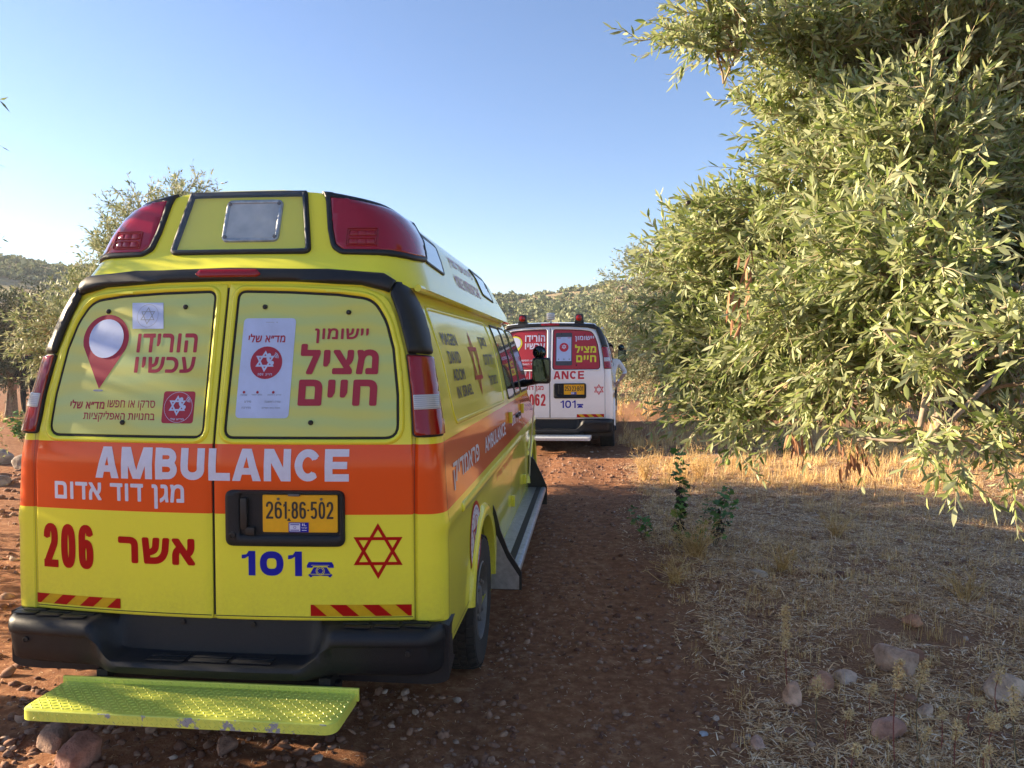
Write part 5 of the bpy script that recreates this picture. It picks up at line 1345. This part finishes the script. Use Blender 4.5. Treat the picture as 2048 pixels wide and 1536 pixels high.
# ------------------------------------------------------------------ weeds, rocks, stalks
def rock(loc, size, label, seed, tint=(.40, .29, .22), flat=.65):
    bm = bmesh.new(); bmesh.ops.create_icosphere(bm, subdivisions=4, radius=1.0); r = random.Random(seed)
    from mathutils import noise as mn
    off = Vector((r.uniform(-9, 9), r.uniform(-9, 9), r.uniform(-9, 9))); cuts = [Vector((r.gauss(0, 1), r.gauss(0, 1), r.gauss(0, .6))).normalized() for _ in range(7)]
    for v in bm.verts:
        p = v.co.copy()
        for c_ in cuts:
            d = p.dot(c_)
            if d > .66: p -= c_ * (d - .66) * .85
        p *= 1 + .22 * mn.noise(p * 1.1 + off) + .07 * mn.noise(p * 3.5 + off) + .03 * mn.noise(p * 9 + off)
        v.co = Vector((p.x * size[0], p.y * size[1], p.z * size[2]))
    m = MB().bm(bm); mt, nt, b = newmat('limestone'); c_ = objc(nt); n_ = noise(nt, 14, 8, .7, c_); n2 = noise(nt, 4, 3, .5, c_)
    tint = tuple(min(.85, x * 1.9) for x in tint); n5 = noise(nt, 55, 8, .75, c_); ad_ = N(nt, 'ShaderNodeMath', operation='MULTIPLY_ADD'); nt.links.new(n5.outputs[0], ad_.inputs[0]); ad_.inputs[1].default_value = .5; nt.links.new(n_.outputs[0], ad_.inputs[2]); r1 = ramp(nt, ad_.outputs[0], [(.45, tuple(x * .5 for x in tint)), (.78, tint)]); r2 = ramp(nt, n2.outputs[0], [(.42, (.20, .085, .05)), (.58, (1, 1, 1))])
    mm = N(nt, 'ShaderNodeMix', data_type='RGBA', blend_type='MULTIPLY'); mm.inputs[0].default_value = .45; nt.links.new(r1.outputs[0], mm.inputs[6]); nt.links.new(r2.outputs[0], mm.inputs[7])
    nt.links.new(mm.outputs[2], b.inputs['Base Color']); b.inputs['Roughness'].default_value = .95; bump(nt, b, ad_.outputs[0], 1.0, .02)
    o = m.build('rock', mt, None, angle=60); o.location = (loc[0], loc[1], float(gz(loc[0], loc[1])) + size[2] * .45); o.rotation_euler = (0, 0, r.uniform(0, 6)); tag(o, label, 'rock'); return o
rock((3.33, 1.30), (.145, .11, .11), 'largest grey brown rock on the straw field at lower right', 1)
rock((2.86, 1.06), (.085, .06, .055), 'reddish rock touching a paler one left of the largest rock', 2, (.38, .22, .15))
rock((3.01, 1.17), (.065, .05, .05), 'pale rock touching the reddish one left of the largest rock', 3, (.45, .34, .27))
rock((2.65, .84), (.055, .05, .075), 'upright pointed pinkish rock on the straw', 4, (.48, .30, .22))
rock((3.78, 1.05), (.16, .09, .075), 'long pale rock at the right edge of the straw field', 5, (.42, .31, .23))
rock((3.48, 1.45), (.08, .06, .05), 'small reddish rock right of the largest rock', 6, (.30, .16, .10))
rock((3.27, .78), (.055, .04, .03), 'small smooth tan rock below the largest rock', 7, (.42, .30, .22))
rock((3.02, .56), (.095, .06, .06), 'pinkish rock half buried among the bottom seed stalks', 8, (.38, .23, .18))
rock((2.38, .42), (.045, .035, .03), 'small pink rock beside the track at the bottom', 9, (.50, .30, .24))
rock((2.15, .49), (.022, .02, .014), 'little blue grey pebble on the bare track', 10, (.26, .30, .36))
rock((-.60, -.04), (.10, .09, .09), 'dark red brown rock under the yellow step at bottom left', 11, (.24, .13, .10))
rock((-.88, .16), (.12, .07, .06), 'flat brown rock near the left picture corner', 12, (.22, .14, .10))
rock((-.02, .12), (.055, .05, .045), 'fist sized brown rock under the middle of the step', 13, (.24, .15, .11))
rock((2.95, 3.0), (.09, .05, .03), 'flat pale stone behind the green weed', 14, (.48, .37, .27))
rock((3.7, 2.0), (.07, .06, .05), 'orange stained rock in the straw near the right edge', 15, (.36, .19, .11))
rock((2.45, 1.7), (.035, .03, .02), 'small tan stone at the edge of the bare track', 16, (.40, .28, .2))
for i, (x_, y_, s_) in enumerate(((-4.9, 6.0, .20), (-5.6, 6.5, .26), (-4.4, 5.5, .15), (-6.4, 7.2, .24), (-5.0, 6.9, .17), (-7.2, 7.5, .28), (-5.9, 5.9, .16), (-6.8, 6.6, .18))):
    lb = ['grey rock nearest the yellow van in the heap at left', 'broad pale rock in the middle of the left heap', 'small rock at the near end of the left heap', 'rounded rock behind the middle of the left heap', 'rock between two bigger ones in the left heap', 'biggest rock at the far end of the left heap', 'low rock at the front of the left heap', 'low rock near the left picture edge in the heap'][i]
    o = rock((x_, y_), (s_ * 1.1, s_, s_ * .6), lb, 40 + i, (.22, .19, .165)); o['group'] = 'grey rocks heaped left of the yellow van'

# weeds with lobed leaves
wl_v = []; 
for k in range(14):
    a = 2 * PI * k / 14 + .22; r_ = (1.0 if k % 2 == 0 else .66) * (1.0 if k not in (10, 11) else .35); wl_v.append((r_ * .5 * math.cos(a), .5 + r_ * .5 * math.sin(a), .06 * math.cos(a * 3)))
wl_v = np.array([(0, .45, -.04)] + wl_v); wl_f = np.array([(0, 1 + k, 1 + (k + 1) % 14) for k in range(14)])
def weed(loc, label, stems, seed, dark=0.0, leaf=.05, cat='weed', name='green_weed', group=None):
    rng = np.random.default_rng(seed); z0 = float(gz(loc[0], loc[1])); root = empty(name, (loc[0], loc[1], z0)); tag(root, label, cat, group); st = MB(); P = []; D = []; K = []
    for (dx, dy, h, nl) in stems:
        p0 = np.array([dx * .12, dy * .12, -.01]); p1 = np.array([dx, dy, h]); pts = [p0 * (1 - t) + p1 * t + np.array([math.sin(t * 9) * .006, math.cos(t * 7) * .006, .05 * h * math.sin(t * PI)]) for t in np.linspace(0, 1, 8)]
        st.tube([tuple(p) for p in pts], [.0055 - .0045 * t for t in np.linspace(0, 1, 8)], 6)
        for i in range(nl):
            t = .22 + .78 * (i / max(1, nl - 1)); f = t * 7; a_ = min(6, int(f)); p = pts[a_] * (1 - (f - a_)) + pts[a_ + 1] * (f - a_)
            an = rng.uniform(0, 2 * PI); d = np.array([math.cos(an), math.sin(an), rng.uniform(-.7, .3)]); P.append(p); D.append(d); K.append((t < .62) * dark > rng.uniform(0, 1))
    st.build('stem', M_STEM, root); P = np.array(P); D = np.array(D); K = np.array(K); s = leaf * rng.uniform(.6, 1.35, len(P)); s = np.stack([s * 1.1, s, s * rng.uniform(.5, 1.6, len(P))], 1)
    scatter('leaves', wl_v, wl_f, P[~K], frames(D[~K], rng, .4), s[~K], M_WEED, root, True, rng=rng)
    if K.any(): scatter('withered_leaves', wl_v, wl_f, P[K], frames(D[K] + np.array([0, 0, -1.2]), rng, .4), s[K] * np.array([[.6, 1, 2.5]]), M_WEEDK, root, True, rng=rng)
    return root
weed((2.42, 3.75), 'tall green weed with dark withered lower leaves beside the track', [(0, 0, .86, 62), (.03, .02, .55, 18), (-.03, .03, .4, 12)], 1, .6, .085)
weed((2.72, 3.80), 'bushy green weed right of the tall one', [(.12, 0, .55, 34), (.02, .02, .40, 16), (.2, .05, .42, 16)], 2, .3, .08)
weed((2.58, 3.75), 'low green sprig between the two bigger weeds', [(.02, 0, .22, 14), (.10, .1, .42, 12)], 3, 0, .06)
weed((2.12, 4.05), 'small green weed left of the tall one', [(-.1, 0, .30, 16), (.05, 0, .2, 14)], 4, .1, .07)
weed((-2.75, 4.4), 'yellow green weed standing beside the left tail light', [(0, 0, .5, 30), (.1, .1, .4, 20)], 5, 0, .06)
weed((-3.2, 3.3), 'thin weed growing in front of the rock heap', [(0, 0, .42, 26), (-.08, 0, .3, 16)], 6, 0, .055)
for i, (x_, y_, h_) in enumerate(((-6.3, 9.4, .55), (-7.4, 9.0, .6), (-5.4, 8.6, .5), (-8.6, 9.8, .6), (-6.9, 10.6, .6))):
    weed((x_, y_), ['green weed behind the rock heap', 'wide green weed at the left edge behind the heap', 'green weed behind the heap nearest the yellow van', 'green weed farthest to the left beyond the heap', 'pale green weed furthest back beyond the heap'][i], [(rg.uniform(-.3, .3), rg.uniform(-.3, .3), h_ * rg.uniform(.6, 1), 24) for _ in range(7)], 60 + i, 0, .085)
for i, (x_, y_) in enumerate(((4.6, 9.0), (5.6, 12.5), (3.7, 14.5))):
    weed((x_, y_), ['small green weed in the golden grass', 'green weed in the far dry grass under the branches', 'pale green weed near the second van'][i], [(rg.uniform(-.15, .15), rg.uniform(-.15, .15), .3, 16) for _ in range(4)], 80 + i, 0, .06)

# dry bushes: arching bleached stems with finer side stems
def dry_bush(loc, label, n, h, seed, spread=.5):
    rng = np.random.default_rng(seed); root = empty('dry_bush', (loc[0], loc[1], float(gz(*loc)))); tag(root, label, 'dry bush')
    a = rng.uniform(0, 2 * PI, n); r = h * rng.uniform(.25, 1, n) * spread; b = np.stack([r * np.cos(a), r * np.sin(a), h * rng.uniform(.35, 1, n)], 1); P = bend(rng.normal(0, .03, (n, 3)) * np.array([[1, 1, .1]]), b, 7, rng, .12, .06)
    V1, F1 = poly_tubes(P, np.linspace(.0028, .0010, 7)[None] * np.ones((n, 1)), 4); ti = np.repeat(np.arange(n), 7); m = len(ti); q0 = P[ti, rng.integers(1, 7, m)]
    d = rng.normal(0, 1, (m, 3)); d[:, 2] = np.abs(d[:, 2]) * .7; d /= np.linalg.norm(d, axis=1, keepdims=True); P2 = bend(q0, q0 + d * h * rng.uniform(.08, .26, (m, 1)), 4, rng, .05, .08)
    V2, F2 = poly_tubes(P2, np.linspace(.0014, .0007, 4)[None] * np.ones((m, 1)), 3); mesh_obj('stems', np.concatenate([V1, V2]), np.concatenate([F1, F2 + len(V1)]), M_DRY, root, True)
dry_bush((2.52, 3.45), 'dry bleached bush tangled round the foot of the tall green weed', 60, .34, 1, .9)
dry_bush((2.28, 2.75), 'low sprawling dry bush at the edge of the bare track', 34, .22, 2, 1.2)
dry_bush((3.15, 3.1), 'wiry dry bush in the shade right of the green weeds', 34, .26, 3, .9)
dry_bush((2.35, 6.9), 'tall golden dry bush at the near edge of the sunlit strip', 40, .48, 4, .5)
dry_bush((3.05, 7.0), 'golden dry bush behind the tall green weed in the sun', 40, .50, 5, .45)
dry_bush((4.3, 2.6), 'pale dry bush in the straw towards the right edge', 36, .24, 6, 1.0)
dry_bush((3.9, 4.2), 'grey brown dry bush in the middle of the shaded field', 36, .28, 7, .9)
dry_bush((5.2, 7.6), 'golden dry bush under the hanging olive sprigs', 44, .42, 8, .6)

# seed stalks: upright reddish stems with pale spikes
def stalk_mesh(seed, h, head, lean):
    rng = np.random.default_rng(seed); m = MB(); pts = [(lean * t * t * h, .02 * math.sin(t * 4), h * t) for t in np.linspace(0, 1, 7)]; m.tube(pts, [.0028, .0026, .0024, .002, .0018, .0015, .001], 5)
    n = int(head * 1800); P = []; 
    for k in range(n):
        t = 1 - head / h * rng.uniform(0, 1); f = t * 6; a = min(5, int(f)); p = np.array(pts[a]) * (1 - (f - a)) + np.array(pts[a + 1]) * (f - a); w = .015 * math.sin(min(1, (1 - t) * h / head * 1.0 + .15) * PI * .8) + .003
        P.append(p + rng.normal(0, 1, 3) * w * np.array([.7, .7, .4]))
    return m, np.array(P), rng
def stalk(loc, h, head, lean, label, seed, rot, red=True):
    m, P, rng = stalk_mesh(seed, h, head, lean); root = empty('seed_stalk', (loc[0], loc[1], float(gz(*loc))), (0, 0, rot)); tag(root, label, 'dry plant', 'pale seed stalks standing in the straw'); m.build('stem', M_RSTEM if red else M_STEM, root)
    scatter('seed_head', blade_v, blade_f, P, rotm(len(P), rng, .8), np.stack([np.full(len(P), .006), np.full(len(P), .015), np.full(len(P), .01)], 1), M_SEED, root, rng=rng)
for i, (x_, y_, h_, hd, ln, lb) in enumerate([(2.64, 0.9, 0.5, 0.24, -0.05, 'tallest pale seed stalk left of the rocks'), (2.67, 0.51, 0.3, 0.09, 0.02, 'seed stalk in front of the two touching rocks'), (3.0, 0.75, 0.17, 0.07, 0.05, 'short seed stalk below the left side of the largest rock'), (2.95, 0.32, 0.46, 0.13, 0.02, 'seed stalk with a fat head below the largest rock'), (3.12, 0.5, 0.4, 0.14, 0.06, 'slender seed stalk right of the fat headed one'), (3.62, 0.8, 0.25, 0.09, 0, 'seed stalk in front of the long pale rock'), (3.41, 0.63, 0.16, 0.05, 0.3, 'small nodding seed stalk left of the long pale rock'), (3.05, 0.28, 0.18, 0.06, 0.1, 'low seed stalk at the bottom right of the fat headed one'), (3.19, 0.3, 0.22, 0.09, 0.05, 'seed stalk near the bottom edge with a broad head'), (3.36, 0.33, 0.24, 0.08, 0.12, 'seed stalk near the bottom edge leaning right'), (3.47, 0.34, 0.36, 0.15, -0.12, 'curved seed stalk beside the right picture edge'), (2.73, 0.22, 0.15, 0.06, 0.2, 'lowest seed stalk at the left of the bottom group'), (3.2, 0.45, 0.2, 0.06, 0, 'thin seed stalk among the bottom stones'), (3.37, 0.46, 0.18, 0.05, 0.25, 'short bent seed stalk near the right edge'), (2.8, 0.5, 0.16, 0.05, 0.1, 'short stalk beside the half buried rock'), (3.28, 0.22, 0.15, 0.06, 0.05, 'tiny stalk at the bottom edge')]): stalk((x_, y_), h_, hd, ln, lb, 100 + i, rgo.uniform(-.6, .6), i % 3 != 1)

# ------------------------------------------------------------------ the two vans
y_root = empty('ambulance', (0, 0, 0))
tag(y_root, 'yellow and orange ambulance van with red lights in its raised roof, parked in front', 'ambulance')
build_van(y_root, yellow_cfg()); raised_roof(y_root, None)

w_root = empty('ambulance', (1.01, 9.08, .135), (0, math.radians(-.6), math.radians(-2.5)))
tag(w_root, 'white ambulance van with red window posters standing further up the track', 'ambulance')
build_van(w_root, white_cfg())
# low roof, two round warning lights and a work light
def white_roof():
    lv = [2.09, 2.11, 2.125, 2.135, 2.14]; vs = []; fs = []
    for k, z in enumerate(lv):
        t = k / 4; w = .70 * math.cos(t * 1.35); y0 = .22 + t * .3; y1 = 4.2 - t * .5
        for x, y in [(-w, y0 + .05), (-w * .5, y0), (0, y0 - .01), (w * .5, y0), (w, y0 + .05), (w, y1), (0, y1 + .1), (-w, y1)]: vs.append((x, y, z))
    for j in range(4):
        for i in range(8): fs.append((j * 8 + i, j * 8 + (i + 1) % 8, (j + 1) * 8 + (i + 1) % 8, (j + 1) * 8 + i))
    fs.append(tuple(32 + i for i in range(8))); MB().add(vs, fs).build('low_roof', M_WHT, w_root, angle=50)
    for x in (-.46, .46):
        g = MB().box((x, .30, 2.19), (.135, .13, .145), bev=.03); g.box((x, .32, 2.125), (.15, .15, .05), bev=.01); wl = g.build('warning_light', M_BLKT, w_root, angle=50)
        g = MB().lathe([(.048, 0), (.048, -.012), (.038, -.017), (.0005, -.019)], 20, 'Y', (x, .236, 2.193)); g.build('lamp_lens', M_LENS2, wl)
    g = MB().box((.0, .28, 2.225), (.13, .06, .12), bev=.02); g.box((.0, .29, 2.15), (.03, .04, .08)); wk = g.build('work_light', M_ALU, w_root, angle=50)
    g = MB()
    for k in range(3): g.box((0, .247, 2.19 + k * .034), (.10, .008, .018), bev=.003)
    g.build('lamp_lens', M_CLEAR, wk)
white_roof()

# ------------------------------------------------------------------ people
def figure(loc, rot, joints, edges, radii, mats, label, head_h):
    root = empty('person', loc, (0, 0, rot)); tag(root, label, 'person')
    me = bpy.data.meshes.new('body'); me.from_pydata(joints, edges, []); ob = bpy.data.objects.new('body', me); COL.objects.link(ob); ob.parent = root
    sk = ob.modifiers.new('s', 'SKIN'); ob.modifiers.new('d', 'SUBSURF').levels = 2
    for v, r in zip(me.skin_vertices[0].data, radii): v.radius = (r, r * (.85 if r > .09 else 1))
    me.skin_vertices[0].data[0].use_root = True
    dg = bpy.context.evaluated_depsgraph_get(); nm = bpy.data.meshes.new_from_object(ob.evaluated_get(dg)); ob.modifiers.clear(); ob.data = nm
    nm.materials.clear()
    for m_ in mats[0]: nm.materials.append(m_)
    nm.polygons.foreach_set('use_smooth', [True] * len(nm.polygons))
    for p in nm.polygons: p.material_index = mats[1](p.center)
    return root, ob
def man(loc, rot, label, armbend, mats, hairm):
    J = [(0, 0, .96), (0, .0, 1.15), (0, .01, 1.36), (0, .01, 1.47), (0, -.01, 1.55), (0, -.02, 1.66), (0, -.02, 1.74),
         (.10, 0, .90), (.11, -.01, .50), (.12, .03, .09), (.12, -.12, .04), (-.10, 0, .90), (-.11, -.03, .50), (-.12, .02, .09), (-.13, -.13, .04),
         (.19, .0, 1.42)] + armbend[0] + [(-.19, .0, 1.42)] + armbend[1]
    na = len(armbend[0]); R = [.145, .135, .15, .075, .055, .098, .075, .095, .065, .045, .04, .095, .065, .045, .04, .062] + armbend[2] + [.062] + armbend[2]
    E_ = [(0, 1), (1, 2), (2, 3), (3, 4), (4, 5), (5, 6), (0, 7), (7, 8), (8, 9), (9, 10), (0, 11), (11, 12), (12, 13), (13, 14), (2, 15)] + [(15 + k, 16 + k) for k in range(na)] + [(2, 16 + na)] + [(16 + na + k, 17 + na + k) for k in range(na)]
    root, ob = figure(loc, rot, J, E_, R, mats, label, 1.7)
    g = MB(); iv, if_ = ico(3); g.add([(v[0] * .098, v[1] * .108 + .005, v[2] * .098 + 1.70) for v in iv if True], [tuple(f) for f in if_ if np.mean(iv[f][:, 2]) > -.1 and not (np.mean(iv[f][:, 1]) < -.55 and np.mean(iv[f][:, 2]) < .55)]); g.build('hair', hairm, root)
    # face: nose, ears, eyes
    g = MB().box((0, -.118, 1.645), (.022, .03, .045), bev=.008); g.box((.098, -.01, 1.65), (.015, .035, .06), bev=.006); g.box((-.098, -.01, 1.65), (.015, .035, .06), bev=.006); g.build('face', M_SKIN, root)
    for k, hnd in enumerate((16 + na - 1, 17 + 2 * na - 1)):
        hp = Vector(J[hnd]); pr = Vector(J[hnd - 1]); d = (hp - pr).normalized(); sd_ = d.cross(Vector((0, 1, 0))).normalized(); g = MB(); b_ = hp + d * .01
        g.tube([hp - d * .02, b_ + d * .04, b_ + d * .075], [.026, .034, .030], 8)
        for f_ in range(4): o_ = sd_ * (f_ - 1.5) * .018; L_ = (.06, .072, .066, .052)[f_]; g.tube([b_ + d * .07 + o_, b_ + d * (.07 + L_ * .5) + o_ * 1.05, b_ + d * (.07 + L_ * .9) + o_ + Vector((0, -.018, 0))], [.009, .0085, .007], 6)
        g.tube([b_ + d * .02 + sd_ * .03, b_ + d * .055 + sd_ * .052, b_ + d * .08 + sd_ * .05], [.011, .010, .008], 6); g.build('hand', M_SKIN, root)
    return root
arms_down = ([(.24, .02, 1.15), (.25, -.04, .90), (.25, -.07, .80)], [(-.24, .02, 1.15), (-.25, -.04, .90), (-.25, -.07, .80)], [.048, .034, .028])
arms_hip = ([(.36, .10, 1.20), (.22, -.10, 1.05), (.17, -.14, 1.0)], [(-.36, .08, 1.20), (-.40, -.05, .98), (-.40, -.12, .90)], [.048, .034, .028])
man((-12.2, 14.6, .22), .3, 'person in dark clothes standing behind the yellow van at left', arms_down, ([M_SKIN, M_CLOTHK], lambda c: 0 if c.z > 1.5 else (0 if c.z < .88 and abs(c.x) > .2 else 1)), M_CLOTHK)
man((2.02, 12.6, .19), .1, 'person in a white short sleeved shirt standing right of the white van', arms_hip, ([M_SKIN, M_CLOTHW, M_CLOTHK], lambda c: 2 if c.z < .98 and abs(c.x) < .2 else (1 if (c.z < 1.5 and c.z > 1.17) or abs(c.x) < .2 and c.z < 1.5 else 0)), plain('hair', (.03, .02, .015), .8))
# red tape strung between the trees
def tape():
    g = MB(); a = Vector((-17.5, 15.6, 1.42)); b = Vector((-11.6, 16.4, 1.40)); n = 30; vs = []
    for i in range(n + 1):
        t = i / n; p = a.lerp(b, t); p.z -= .18 * math.sin(t * PI); tw = math.sin(t * 11) * .6
        for s_ in (-1, 1): vs.append((p.x, p.y + s_ * .035 * math.sin(tw), p.z + s_ * .035 * math.cos(tw)))
    g.add(vs, [(2 * i, 2 * i + 1, 2 * i + 3, 2 * i + 2) for i in range(n)]); o = g.build('barrier_tape', M_TAPE); tag(o, 'red barrier tape strung at waist height across the grove at left', 'tape')
tape()

# ------------------------------------------------------------------ thin evening haze
hm = bpy.data.materials.new('haze'); hm.use_nodes = True; nt = hm.node_tree; nt.nodes.remove(nt.nodes['Principled BSDF'])
pv = nt.nodes.new('ShaderNodeVolumePrincipled'); pv.inputs['Color'].default_value = (.82, .88, 1.0, 1); pv.inputs['Density'].default_value = .0006; pv.inputs['Anisotropy'].default_value = .3
nt.links.new(pv.outputs[0], nt.nodes['Material Output'].inputs['Volume'])
hz = MB().box((20, 180, 14.6), (620, 520, 32)).build('haze', hm, None, smooth=False); tag(hz, kind='stuff')
